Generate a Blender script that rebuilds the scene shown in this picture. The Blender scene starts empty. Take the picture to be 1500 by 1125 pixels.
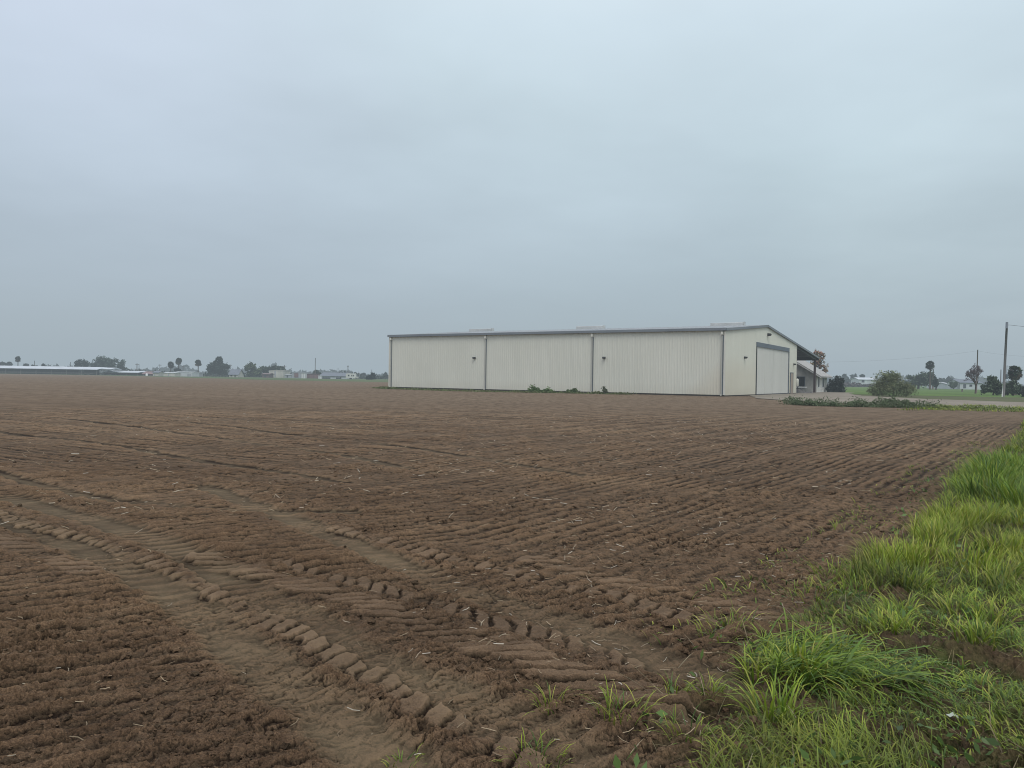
import bpy, math, random
import numpy as np
from mathutils import Vector, Matrix

scene = bpy.context.scene
COL = scene.collection
random.seed(7)
RNG = np.random.default_rng(11)

# ------------------------------------------------------------------ camera
F_PX, PITCH, ROLL, CAM_H = 1127.0, math.radians(-0.4221), math.radians(0.8958), 1.55
_fw = Vector((0, math.cos(PITCH), math.sin(PITCH)))
_up0 = Vector((0, -math.sin(PITCH), math.cos(PITCH)))
_x0 = Vector((1, 0, 0))
_rt = _x0 * math.cos(ROLL) + _up0 * math.sin(ROLL)
_up = _up0 * math.cos(ROLL) - _x0 * math.sin(ROLL)
cam_d = bpy.data.cameras.new('camera')
cam = bpy.data.objects.new('camera', cam_d)
COL.objects.link(cam)
M = Matrix((_rt, _up, -_fw)).transposed().to_4x4()
M.translation = (0, 0, CAM_H)
cam.matrix_world = M
cam_d.sensor_width = 36.0
cam_d.lens = F_PX / 1500 * 36.0
cam_d.clip_start = 0.05
cam_d.clip_end = 12000
scene.camera = cam


def W(px, py, d):
    """survey helper: the point at forward distance d seen at a photograph pixel"""
    v = _fw + _rt * ((px - 750) / F_PX) - _up * ((py - 562.5) / F_PX)
    return Vector((0, 0, CAM_H)) + v * (d / v.y)


def hor(px):
    return 553.9 + (px - 750) * 0.01563


def gx(px, d):
    return W(px, hor(px) + 4, d).x


def mpp(d):
    return d / F_PX


# ------------------------------------------------------------------ small tools
def prop(o, label=None, cat=None, group=None, kind=None):
    if label: o['label'] = label
    if cat: o['category'] = cat
    if group: o['group'] = group
    if kind: o['kind'] = kind
    return o


def empty(name, label, cat, loc=(0, 0, 0), rz=0.0, group=None):
    o = bpy.data.objects.new(name, None)
    COL.objects.link(o)
    o.location = loc
    o.rotation_euler = (0, 0, rz)
    o.empty_display_size = 0.3
    return prop(o, label, cat, group)


class MB:
    """collects shapes for one mesh"""
    def __init__(s):
        s.v, s.f, s.smooth = [], [], []

    def poly(s, pts, smooth=False):
        n = len(s.v)
        s.v += [tuple(p) for p in pts]
        s.f.append(tuple(range(n, n + len(pts))))
        s.smooth.append(smooth)

    def box(s, x0, x1, y0, y1, z0, z1):
        n = len(s.v)
        s.v += [(x0, y0, z0), (x1, y0, z0), (x1, y1, z0), (x0, y1, z0), (x0, y0, z1), (x1, y0, z1), (x1, y1, z1), (x0, y1, z1)]
        for q in ((0, 3, 2, 1), (4, 5, 6, 7), (0, 1, 5, 4), (1, 2, 6, 5), (2, 3, 7, 6), (3, 0, 4, 7)):
            s.f.append(tuple(n + i for i in q)); s.smooth.append(False)
        return s

    def prism(s, prof, axis, a, b):
        """profile in the plane across axis ('x' -> (y,z), 'y' -> (x,z), 'z' -> (x,y)) extruded from a to b"""
        def P(p, t):
            return {'x': (t, p[0], p[1]), 'y': (p[0], t, p[1]), 'z': (p[0], p[1], t)}[axis]
        k = len(prof); n = len(s.v)
        s.v += [P(p, a) for p in prof] + [P(p, b) for p in prof]
        for i in range(k):
            j = (i + 1) % k
            s.f.append((n + i, n + j, n + k + j, n + k + i)); s.smooth.append(False)
        s.f.append(tuple(n + i for i in reversed(range(k)))); s.smooth.append(False)
        s.f.append(tuple(n + k + i for i in range(k))); s.smooth.append(False)
        return s

    def tube(s, pts, radii, sides=8, cap=True):
        pts = [Vector(p) for p in pts]
        n = len(s.v)
        for i, p in enumerate(pts):
            a = pts[max(0, i - 1)]; b = pts[min(len(pts) - 1, i + 1)]
            t = (b - a)
            t = t.normalized() if t.length > 1e-9 else Vector((0, 0, 1))
            ref = Vector((0, 0, 1)) if abs(t.z) < 0.9 else Vector((1, 0, 0))
            u = t.cross(ref).normalized(); w = t.cross(u)
            for k in range(sides):
                an = 2 * math.pi * k / sides
                q = p + (u * math.cos(an) + w * math.sin(an)) * radii[i]
                s.v.append(tuple(q))
        for i in range(len(pts) - 1):
            for k in range(sides):
                k2 = (k + 1) % sides
                s.f.append((n + i * sides + k, n + i * sides + k2, n + (i + 1) * sides + k2, n + (i + 1) * sides + k)); s.smooth.append(True)
        if cap:
            s.f.append(tuple(n + k for k in range(sides))); s.smooth.append(False)
            m = n + (len(pts) - 1) * sides
            s.f.append(tuple(m + k for k in reversed(range(sides)))); s.smooth.append(False)
        return s

    def lathe(s, prof, sides=16, c=(0, 0)):
        n = len(s.v)
        for r, z in prof:
            for k in range(sides):
                a = 2 * math.pi * k / sides
                s.v.append((c[0] + r * math.cos(a), c[1] + r * math.sin(a), z))
        for i in range(len(prof) - 1):
            for k in range(sides):
                k2 = (k + 1) % sides
                s.f.append((n + i * sides + k, n + i * sides + k2, n + (i + 1) * sides + k2, n + (i + 1) * sides + k)); s.smooth.append(True)
        return s

    def build(s, name, mat, parent=None, loc=None):
        me = bpy.data.meshes.new(name)
        me.from_pydata(s.v, [], s.f)
        me.polygons.foreach_set('use_smooth', s.smooth)
        me.materials.append(mat)
        me.update()
        o = bpy.data.objects.new(name, me)
        COL.objects.link(o)
        if parent: o.parent = parent
        if loc is not None: o.location = loc
        return o


def np_mesh(name, V, Fq, mat, parent=None, colors=None, smooth=True):
    """mesh from numpy arrays; Fq (n,4) or (n,3); colors per vertex (n,3)"""
    me = bpy.data.meshes.new(name)
    k = Fq.shape[1]
    me.vertices.add(len(V)); me.vertices.foreach_set('co', np.ascontiguousarray(V, np.float32).ravel())
    me.loops.add(Fq.size); me.loops.foreach_set('vertex_index', np.ascontiguousarray(Fq, np.int32).ravel())
    me.polygons.add(len(Fq))
    me.polygons.foreach_set('loop_start', np.arange(0, Fq.size, k, dtype=np.int32))
    me.polygons.foreach_set('loop_total', np.full(len(Fq), k, np.int32))
    me.polygons.foreach_set('use_smooth', np.full(len(Fq), smooth, bool))
    me.update(calc_edges=True)
    if colors is not None:
        at = me.color_attributes.new('tint', 'FLOAT_COLOR', 'POINT')
        c = np.ones((len(V), 4), np.float32); c[:, :colors.shape[1]] = colors
        at.data.foreach_set('color', c.ravel())
    me.materials.append(mat)
    o = bpy.data.objects.new(name, me)
    COL.objects.link(o)
    if parent: o.parent = parent
    return o


# ------------------------------------------------------------------ materials
def new_mat(name):
    m = bpy.data.materials.new(name)
    m.use_nodes = True
    nt = m.node_tree
    b = nt.nodes['Principled BSDF']
    return m, nt, b


def N(nt, typ, **kw):
    n = nt.nodes.new(typ)
    for k, v in kw.items():
        if k in n.inputs: n.inputs[k].default_value = v
        else: setattr(n, k, v)
    return n


def ramp(nt, stops, fac):
    r = nt.nodes.new('ShaderNodeValToRGB')
    el = r.color_ramp.elements
    while len(el) > 1: el.remove(el[-1])
    el[0].position = stops[0][0]; el[0].color = (*stops[0][1], 1)
    for p, c in stops[1:]:
        e = el.new(p); e.color = (*c, 1)
    nt.links.new(fac, r.inputs['Fac'])
    return r.outputs['Color']


def mixc(nt, a, b, fac, mode='MIX'):
    m = nt.nodes.new('ShaderNodeMix'); m.data_type = 'RGBA'; m.blend_type = mode
    for sock, val in ((m.inputs[6], a), (m.inputs[7], b)):
        if isinstance(val, tuple): sock.default_value = (*val, 1)
        else: nt.links.new(val, sock)
    if isinstance(fac, (int, float)): m.inputs[0].default_value = fac
    else: nt.links.new(fac, m.inputs[0])
    return m.outputs[2]


def mth(nt, op, a, b=None, clamp=False):
    m = nt.nodes.new('ShaderNodeMath'); m.operation = op; m.use_clamp = clamp
    for i, v in enumerate((a, b)):
        if v is None: continue
        if isinstance(v, (int, float)): m.inputs[i].default_value = v
        else: nt.links.new(v, m.inputs[i])
    return m.outputs[0]


def noise(nt, scale, detail=4, rough=0.55, vec=None, out='Fac'):
    n = N(nt, 'ShaderNodeTexNoise', Scale=scale, Detail=detail, Roughness=rough)
    if vec is not None: nt.links.new(vec, n.inputs['Vector'])
    return n.outputs[out]


def position(nt, scale=None):
    g = nt.nodes.new('ShaderNodeNewGeometry')
    if scale is None: return g.outputs['Position']
    m = nt.nodes.new('ShaderNodeMapping'); m.inputs['Scale'].default_value = scale
    nt.links.new(g.outputs['Position'], m.inputs['Vector'])
    return m.outputs[0]


def objcoord(nt, scale=(1, 1, 1)):
    t = nt.nodes.new('ShaderNodeTexCoord')
    m = nt.nodes.new('ShaderNodeMapping'); m.inputs['Scale'].default_value = scale
    nt.links.new(t.outputs['Object'], m.inputs['Vector'])
    return m.outputs[0]


def weathered(name, col, rough=0.6, var=0.12, scale=0.6, metal=0.0, stretch=(1, 1, 0.15), bump=0.0, spec=0.4):
    """painted or bare surface with uneven, streaky weathering"""
    m, nt, b = new_mat(name)
    n1 = noise(nt, scale, 5, 0.6, objcoord(nt, stretch))
    n2 = noise(nt, scale * 9, 4, 0.6, objcoord(nt))
    dark = tuple(c * (1 - var * 1.6) for c in col); light = tuple(min(1, c * (1 + var)) for c in col)
    c = ramp(nt, [(0.3, dark), (0.7, light)], n1)
    c = mixc(nt, c, tuple(x * 0.8 for x in col), mth(nt, 'MULTIPLY', n2, var * 1.5))
    nt.links.new(c, b.inputs['Base Color'])
    b.inputs['Roughness'].default_value = rough
    b.inputs['Metallic'].default_value = metal
    b.inputs['Specular IOR Level'].default_value = spec
    if bump:
        bp = N(nt, 'ShaderNodeBump', Strength=bump, Distance=0.02)
        nt.links.new(n2, bp.inputs['Height']); nt.links.new(bp.outputs[0], b.inputs['Normal'])
    return m


def tinted(name, rough=0.7, transl=0.0, spec=0.2):
    """leaves, grass: colour from the mesh attribute"""
    m, nt, b = new_mat(name)
    a = nt.nodes.new('ShaderNodeAttribute'); a.attribute_name = 'tint'
    b.inputs['Roughness'].default_value = rough
    b.inputs['Specular IOR Level'].default_value = spec
    nt.links.new(a.outputs['Color'], b.inputs['Base Color'])
    if transl:
        t = nt.nodes.new('ShaderNodeBsdfTranslucent'); nt.links.new(a.outputs['Color'], t.inputs['Color'])
        mx = nt.nodes.new('ShaderNodeMixShader'); mx.inputs[0].default_value = transl
        nt.links.new(b.outputs[0], mx.inputs[1]); nt.links.new(t.outputs[0], mx.inputs[2])
        nt.links.new(mx.outputs[0], nt.nodes['Material Output'].inputs['Surface'])
    return m


MAT_LEAF = tinted('leaf', 0.65, 0.2, 0.25)
MAT_GRASS = tinted('grass_blade', 0.45, 0.35, 0.35)
MAT_STRAW = tinted('straw', 0.8, 0.0, 0.1)
MAT_BARK = weathered('bark', (0.09, 0.07, 0.055), 0.9, 0.3, 2.0, stretch=(3, 3, 0.5), bump=0.3, spec=0.1)
MAT_POLE = weathered('pole_wood', (0.16, 0.13, 0.11), 0.9, 0.25, 1.5, stretch=(4, 4, 0.3), spec=0.1)
MAT_GREYPOLE = weathered('grey_pole_wood', (0.16, 0.155, 0.15), 0.85, 0.2, 1.5, stretch=(4, 4, 0.25), spec=0.1)
MAT_DARK = weathered('dark_metal', (0.045, 0.05, 0.055), 0.6, 0.1)
MAT_DARKPANE = weathered('dark_pane', (0.025, 0.028, 0.032), 0.4, 0.1, spec=0.3)
MAT_WIRE = weathered('wire', (0.12, 0.12, 0.13), 0.7, 0.05)
MAT_WHITE = weathered('white_paint', (0.66, 0.67, 0.66), 0.6, 0.08)
MAT_BOARD = weathered('brown_board', (0.2, 0.15, 0.14), 0.8, 0.2)

# ------------------------------------------------------------------ noise in numpy
_GT = RNG.uniform(0, 2 * np.pi, 65536)
_GX, _GY = np.cos(_GT).astype(np.float32), np.sin(_GT).astype(np.float32)
_R1, _R2, _R3 = (RNG.random(65536).astype(np.float32) for _ in range(3))


def _h(ix, iy, seed):
    return ((ix * 73856093) ^ (iy * 19349663) ^ (seed * 83492791)) & 65535


def perlin(x, y, seed=0):
    ix = np.floor(x).astype(np.int64); iy = np.floor(y).astype(np.int64)
    fx = (x - ix).astype(np.float32); fy = (y - iy).astype(np.float32)
    u = fx * fx * fx * (fx * (fx * 6 - 15) + 10); v = fy * fy * fy * (fy * (fy * 6 - 15) + 10)
    def g(i, j):
        k = _h(ix + i, iy + j, seed)
        return _GX[k] * (fx - i) + _GY[k] * (fy - j)
    a = g(0, 0); a = a + u * (g(1, 0) - a)
    b = g(0, 1); b = b + u * (g(1, 1) - b)
    return (a + v * (b - a)) * 1.5


def fbm(x, y, seed=0, octs=4, gain=0.5):
    s = 0; a = 1.0
    for o in range(octs):
        s = s + a * perlin(x * 2 ** o + 17.3 * o, y * 2 ** o - 9.1 * o, seed + o); a *= gain
    return s


def lumps(x, y, seed, density=0.6, rmin=0.25, rmax=0.55):
    """rounded clods, one at most per unit cell: height in units of the cell"""
    ix = np.floor(x).astype(np.int64); iy = np.floor(y).astype(np.int64)
    out = np.zeros(x.shape, np.float32)
    for i in (-1, 0, 1):
        for j in (-1, 0, 1):
            k = _h(ix + i, iy + j, seed)
            k2 = _h(ix + i, iy + j, seed + 5)
            dx = (x - (ix + i + _R1[k])).astype(np.float32); dy = (y - (iy + j + _R2[k])).astype(np.float32)
            r = rmin + (rmax - rmin) * _R3[k] ** 2
            an = _GT[k2]; ca = np.cos(an).astype(np.float32); sa = np.sin(an).astype(np.float32)
            e = 1 + 0.7 * _R1[k2]
            q = ((dx * ca + dy * sa) / (r * e)) ** 2 + ((-dx * sa + dy * ca) / r) ** 2
            hgt = np.where(_R2[k2] < density, np.maximum(0, 1 - q) ** 0.42 * r * (0.35 + 0.5 * _R3[k2]), 0)
            out = np.maximum(out, hgt)
    return out


def shards(x, y, seed, tilt=0.5, gap=0.12):
    """broken earth: every cell of a Voronoi net gets its own height and tilt, with a crack around it. returns height (about -1..1) and crack mask"""
    ix = np.floor(x).astype(np.int64); iy = np.floor(y).astype(np.int64)
    f1 = np.full(x.shape, 9.0, np.float32); f2 = f1.copy(); hh = np.zeros(x.shape, np.float32)
    for i in (-1, 0, 1):
        for j in (-1, 0, 1):
            k = _h(ix + i, iy + j, seed)
            dx = (x - (ix + i + _R1[k])).astype(np.float32); dy = (y - (iy + j + _R2[k])).astype(np.float32)
            q = dx * dx + dy * dy
            new = q < f1
            f2 = np.where(new, f1, np.minimum(f2, q))
            hh = np.where(new, (_R3[k] * 2 - 1) + tilt * 2 * (dx * _GX[k] + dy * _GY[k]), hh)
            f1 = np.where(new, q, f1)
    return hh, 1 - sstep(0, gap, np.sqrt(f2) - np.sqrt(f1))


def sstep(a, b, x):
    t = np.clip((x - a) / (b - a), 0, 1)
    return t * t * (3 - 2 * t)


# ------------------------------------------------------------------ the field surface
EDGE = np.array([(0.1, 1.9), (0.74, 3.07), (1.18, 3.95), (1.62, 4.71), (2.26, 5.47), (2.98, 6.51), (3.99, 7.69), (7.3, 12.87),
                 (13.3, 20.65), (21.4, 32.16), (29.0, 43.16), (42, 62)])


def edge_dist(x, y):
    return (x - np.interp(y, EDGE[:, 1], EDGE[:, 0])) * 0.76


def path(pts):
    """smooth dense polyline"""
    P = [Vector(p).to_3d() for p in pts]
    P = [P[0] * 2 - P[1]] + P + [P[-1] * 2 - P[-2]]
    out = []
    for i in range(1, len(P) - 2):
        for k in range(8):
            t = k / 8
            a, b, c, d = P[i - 1], P[i], P[i + 1], P[i + 2]
            out.append(0.5 * ((2 * b) + (c - a) * t + (2 * a - 5 * b + 4 * c - d) * t * t + (3 * b - a - 3 * c + d) * t ** 3))
    out.append(P[-2])
    return np.array([(p.x, p.y) for p in out])


def along(x, y, pl, reach):
    """arc length s and signed offset t of every point near the polyline (t = 9 elsewhere)"""
    s_out = np.zeros(x.shape, np.float32); t_out = np.full(x.shape, 9.0, np.float32)
    seg = np.hypot(*(pl[1:] - pl[:-1]).T); cum = np.concatenate([[0], np.cumsum(seg)])
    box = (x > pl[:, 0].min() - reach) & (x < pl[:, 0].max() + reach) & (y > pl[:, 1].min() - reach) & (y < pl[:, 1].max() + reach)
    idx = np.nonzero(box)[0]
    if len(idx) == 0: return s_out, t_out
    xb, yb = x[idx], y[idx]
    best = np.full(len(idx), 81.0); sb = np.zeros(len(idx)); tb = np.full(len(idx), 9.0)
    for i in range(len(pl) - 1):
        d = (pl[i + 1] - pl[i]) / max(seg[i], 1e-6)
        rx, ry = xb - pl[i, 0], yb - pl[i, 1]
        u = np.clip(rx * d[0] + ry * d[1], 0, seg[i])
        ex, ey = rx - u * d[0], ry - u * d[1]
        q = ex * ex + ey * ey
        m = q < best
        best[m] = q[m]; sb[m] = cum[i] + u[m]
        tb[m] = (np.sqrt(q) * np.sign(d[0] * ry - d[1] * rx))[m]
    s_out[idx] = sb; t_out[idx] = tb
    return s_out, t_out


SMOOTH_LANES = [  # worn lanes the wheels left: path, half width, depth
    (path([(-13, 13.6), (-8.6, 10.6), (-5.4, 8.13), (-3.8, 6.82), (-2.63, 5.74), (-2.04, 5.12), (-1.34, 4.2), (-0.9, 3.68), (-0.55, 3.22), (-0.2, 2.7)]), 0.2, 0.03),
    (path([(-6.2, 9.5), (-4.4, 8.1), (-3.03, 6.88), (-1.61, 5.26), (-0.87, 4.36), (-0.33, 3.81), (0.07, 3.41), (0.45, 2.95)]), 0.2, 0.03),
    (path([(-4.2, 10.6), (-1.8, 7.58), (-0.81, 6.27), (-0.22, 5.51), (0.45, 4.79), (0.89, 4.23), (1.3, 3.6)]), 0.18, 0.03),
    (path([(-21, 31.5), (-11.3, 25.4), (-5.9, 20.3), (-2.2, 16.9), (0.15, 13.9), (1.2, 12.4)]), 0.17, 0.032),
    (path([(-22, 29.8), (-12.3, 23.4), (-7.2, 18.6), (-3.4, 15.2), (-1.3, 12.6)]), 0.16, 0.03),
    (path([(-16, 21.5), (-9.8, 17.3), (-7.9, 15.9), (-4.7, 13.2), (-2.4, 11.2)]), 0.15, 0.035),
    (path([(-9, 12.8), (-5.6, 9.9), (-3.4, 8.9), (-1.8, 8.7)]), 0.15, 0.04),
]
LUG_ROWS = [
    (path([(-2.0, 6.4), (-1.3, 5.9), (-0.7, 5.45), (-0.2, 5.0), (0.3, 4.6), (0.65, 4.2)]), 0.10, 0.15, 0.8, 0.03),  # tyre lug prints: path, half width, pitch, slant, height, start fade
    (path([(-6.6, 9.2), (-4.66, 7.63), (-3.89, 7.11), (-2.97, 6.35), (-2.32, 5.72), (-1.88, 5.26), (-1.31, 4.7), (-0.92, 4.23), (-0.64, 3.93), (-0.33, 3.57), (-0.06, 3.28), (0.1, 3.1)]), 0.10, 0.15, 0.5, 0.042),
    (path([(-2.6, 6.5), (-1.86, 5.92), (-1.31, 5.53), (-0.85, 5.15), (-0.44, 4.74), (0.06, 4.3), (0.31, 4.06), (0.56, 3.82), (0.8, 3.55)]), 0.165, 0.165, -1.0, 0.055),
    (path([(-1.7, 7.7), (-0.5, 6.58), (-0.03, 6.21), (0.43, 5.76), (0.84, 5.4), (1.14, 5.03), (1.4, 4.8)]), 0.11, 0.16, 0.35, 0.042),
    (path([(0.2, 6.6), (0.75, 6.0), (1.2, 5.55), (1.7, 5.0), (1.95, 4.7)]), 0.13, 0.17, -0.9, 0.048),
    (path([(-7.5, 9.0), (-5.2, 7.5), (-4.2, 6.7), (-3.2, 5.9)]), 0.12, 0.19, -0.8, 0.03),
]


def rows_at(x, y, deg):
    a = math.radians(deg)
    return x * math.cos(a) - y * math.sin(a)


def soil(x, y, spacing):
    """height of the tilled field and masks: worn lane, tyre print, verge"""
    x = x.astype(np.float64); y = y.astype(np.float64)
    def lod(size):
        return (1 - sstep(0.35, 0.8, spacing / size)).astype(np.float32)
    e = edge_dist(x, y)
    wob = perlin(x * 0.25, y * 0.25, 3)
    wob2 = perlin(x * 0.9, y * 0.9, 4)
    left = sstep(-0.8, 0.8, -(x + 0.55 * y - 3.2) * 0.5 + wob * 1.3) * (1 - sstep(9, 14, y + wob * 3))
    farl = sstep(-2, 2, -(x + 2.0 - 0.02 * y) + wob * 3) * sstep(8.5, 13, y + wob * 2)
    right = np.clip(1 - left - farl, 0, 1)
    warp = wob2 * 0.05 + 0.028 * perlin(x * 2.6, y * 2.6, 6)
    def ridges(p, sp):
        ph = (p + warp) / sp
        c = 0.5 + 0.5 * np.cos(2 * np.pi * ph)
        return c ** 1.3 - 0.42
    amp = np.clip(0.5 + 0.95 * fbm(x * 0.55, y * 0.55, 8, 3), 0.08, 1.4)
    h = right * amp * 0.025 * ridges(rows_at(x, y, 36.5), 0.19) * lod(0.2)
    h = h + right * 0.016 * ridges(rows_at(x, y, 36.5), 0.86) * lod(1.0)
    h = h + left * amp * (0.034 * ridges(rows_at(x, y, 60), 0.16) + 0.026 * ridges(rows_at(x, y, 60), 0.71)) * lod(0.24)
    h = h + farl * amp * (0.03 * ridges(rows_at(x, y, -62), 0.26) + 0.03 * ridges(rows_at(x, y, -58), 0.9)) * lod(0.3)
    rough = np.clip(0.75 + 0.5 * fbm(x * 0.5, y * 0.5, 12, 3), 0.25, 1.4)
    # clods, drawn out a little along the rows
    a = math.radians(40)
    pu, pv = x * math.sin(a) + y * math.cos(a), x * math.cos(a) - y * math.sin(a)
    wx, wy = fbm(x * 7, y * 7, 31, 3), fbm(x * 7, y * 7, 36, 3)
    pu = pu + 0.045 * wx; pv = pv + 0.045 * wy
    cl = 0.075 * lumps(pu / 0.10, pv / 0.05, 23, 0.3) * lod(0.065) * 0.35 + 0.036 * lumps(pu / 0.040, pv / 0.024, 24, 0.4) * lod(0.032) * 0.6
    big_ = np.clip(0.1 + 1.3 * fbm(x * 0.55 + 9, y * 0.55, 29, 2), 0, 1)
    cl = cl + 0.15 * lumps(pu / 0.26, pv / 0.12, 22, 0.35) * lod(0.13) * 0.45 * big_
    h1, c1 = shards(pu / 0.24, pv / 0.075, 25, 0.6)
    h2, c2 = shards(pu / 0.085, pv / 0.034, 26, 0.7)
    h3, c3 = shards(pu / 0.036, pv / 0.018, 27, 0.8)
    brk = np.clip(0.5 + 0.9 * fbm(x * 0.9, y * 0.9, 28, 2), 0.1, 1.2)
    cl = cl + (0.013 * h1 - 0.011 * c1) * lod(0.13) * brk + (0.0088 * h2 - 0.010 * c2) * lod(0.055) * (0.5 + 0.5 * brk) + (0.003 * h3 - 0.003 * c3) * lod(0.028)
    fine = 0.007 * fbm(x * 5, y * 5, 41, 3) * lod(0.12) + 0.004 * fbm(pu * 16, pv * 30, 45, 3) * lod(0.03)
    crag = 0.014 * (0.35 - np.abs(fbm(pu * 2.2, pv * 5.5, 51, 3))) * lod(0.2)
    field = 1 - sstep(-0.25, 0.5, e + 0.35 * wob2)
    h = h * field
    lane = np.zeros(x.shape, np.float32); lug_m = np.zeros(x.shape, np.float32)
    drop = np.zeros(x.shape, np.float32); lug_h = np.zeros(x.shape, np.float32)
    for pl, hw, dp in SMOOTH_LANES:
        s, t = along(x, y, pl, hw * 3)
        t = t + 0.06 * perlin(x * 3, y * 3, 61) + 0.03 * perlin(x * 11, y * 11, 67)
        m = 1 - sstep(hw * 0.6, hw * 1.25, np.abs(t))
        rim = np.exp(-((np.abs(t) - hw * 1.55) / (hw * 0.4)) ** 2)
        wear = np.clip(0.8 + 0.75 * perlin(s * 0.8, s * 0 + 3.3, 62), 0.1, 1)
        lane = np.maximum(lane, m * wear)
        drop = np.minimum(drop, -dp * m * wear) + 0.018 * rim * wear * np.clip(0.5 + perlin(x * 6, y * 6, 63), 0, 1)
    for n, (pl, hw, pitch, slant, hh) in enumerate(LUG_ROWS):
        s, t = along(x, y, pl, hw * 2.5)
        tj = t + 0.035 * fbm(x * 7, y * 7, 64, 3)
        ph = (s + slant * t + 0.022 * fbm(x * 9, y * 9, 66, 3) + 0.03 * perlin(s * 2.5, s * 0, 68)) / pitch
        kk = np.floor(ph).astype(np.int64); fr = ph - kk
        rnd = _R1[_h(kk, kk * 0 + n, 71)]; rnd2 = _R2[_h(kk, kk * 0 + n, 72)]
        wd = 0.31 + 0.17 * rnd2
        m = 1 - sstep(hw * 0.86, hw * 1.12, np.abs(tj + hw * 0.5 * (rnd - 0.5)) * (0.9 + 0.5 * _R3[_h(kk, kk * 0 + n, 73)]))
        bar = 1 - sstep(wd * 0.78, wd * 1.1, np.abs(fr - 0.5) + 0.03 * perlin(x * 26, y * 26, 69))
        crown = 1 - 0.35 * (np.abs(fr - 0.5) / 0.5) ** 2
        keep = np.clip(0.42 + 0.85 * rnd, 0, 1) * np.clip(0.75 + 1.0 * perlin(s * 1.3 + 5 * n, s * 0, 65), 0.05, 1)
        lug_h = np.maximum(lug_h, m * bar * crown * hh * keep)
        drop = np.where(m > 0.02, np.minimum(drop, -0.02 * m), drop)
        lug_m = np.maximum(lug_m, m * (0.25 + 0.75 * bar) * np.clip(keep * 1.4, 0, 1))
    calm = np.clip(1 - 0.88 * lane, 0, 1) * np.clip(1 - 0.72 * lug_m, 0, 1)
    verge = 1 - field
    h = h * calm + (cl * rough * (1 + 0.25 * verge) + crag * rough) * calm + fine * np.clip(calm + 0.22, 0, 1) + drop + lug_h
    h = h + 0.035 * wob * lod(2.0)
    h = h + verge * (0.05 * fbm(x * 1.1, y * 1.1, 81, 3) + 0.02 + 0.018 * fbm(x * 4.5, y * 4.5, 86, 4) + 0.06 * lumps(x / 0.16, y / 0.13, 87, 0.5) * lod(0.15)) * lod(0.6) * (1 - sstep(25, 40, y))
    # the rut of bare earth in the grass, right foreground
    s, t = along(x, y, path([(1.55, 4.55), (2.0, 4.42), (2.5, 4.2), (3.0, 3.9)]), 0.6); t = t + 0.07 * fbm(x * 4, y * 4, 91, 3)
    rut = np.exp(-(t / 0.1) ** 2); h = h - 0.045 * rut + 0.04 * np.exp(-((t - 0.2) / 0.09) ** 2)
    s, t = along(x, y, path([(0.8, 3.5), (1.1, 3.55), (1.5, 3.35), (1.9, 3.0)]), 0.6); t = t + 0.07 * fbm(x * 4, y * 4, 92, 3)
    h = h - 0.03 * np.exp(-(t / 0.09) ** 2) + 0.03 * np.exp(-((t - 0.16) / 0.08) ** 2)
    return h.astype(np.float32), lane, lug_m, verge.astype(np.float32)


def ground_z(x, y):
    x = np.atleast_1d(np.asarray(x, float)); y = np.atleast_1d(np.asarray(y, float))
    r = np.hypot(x, y)
    return soil(x, y, 0.0026 * r)[0] * (1 - sstep(30, 43, r))


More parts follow.
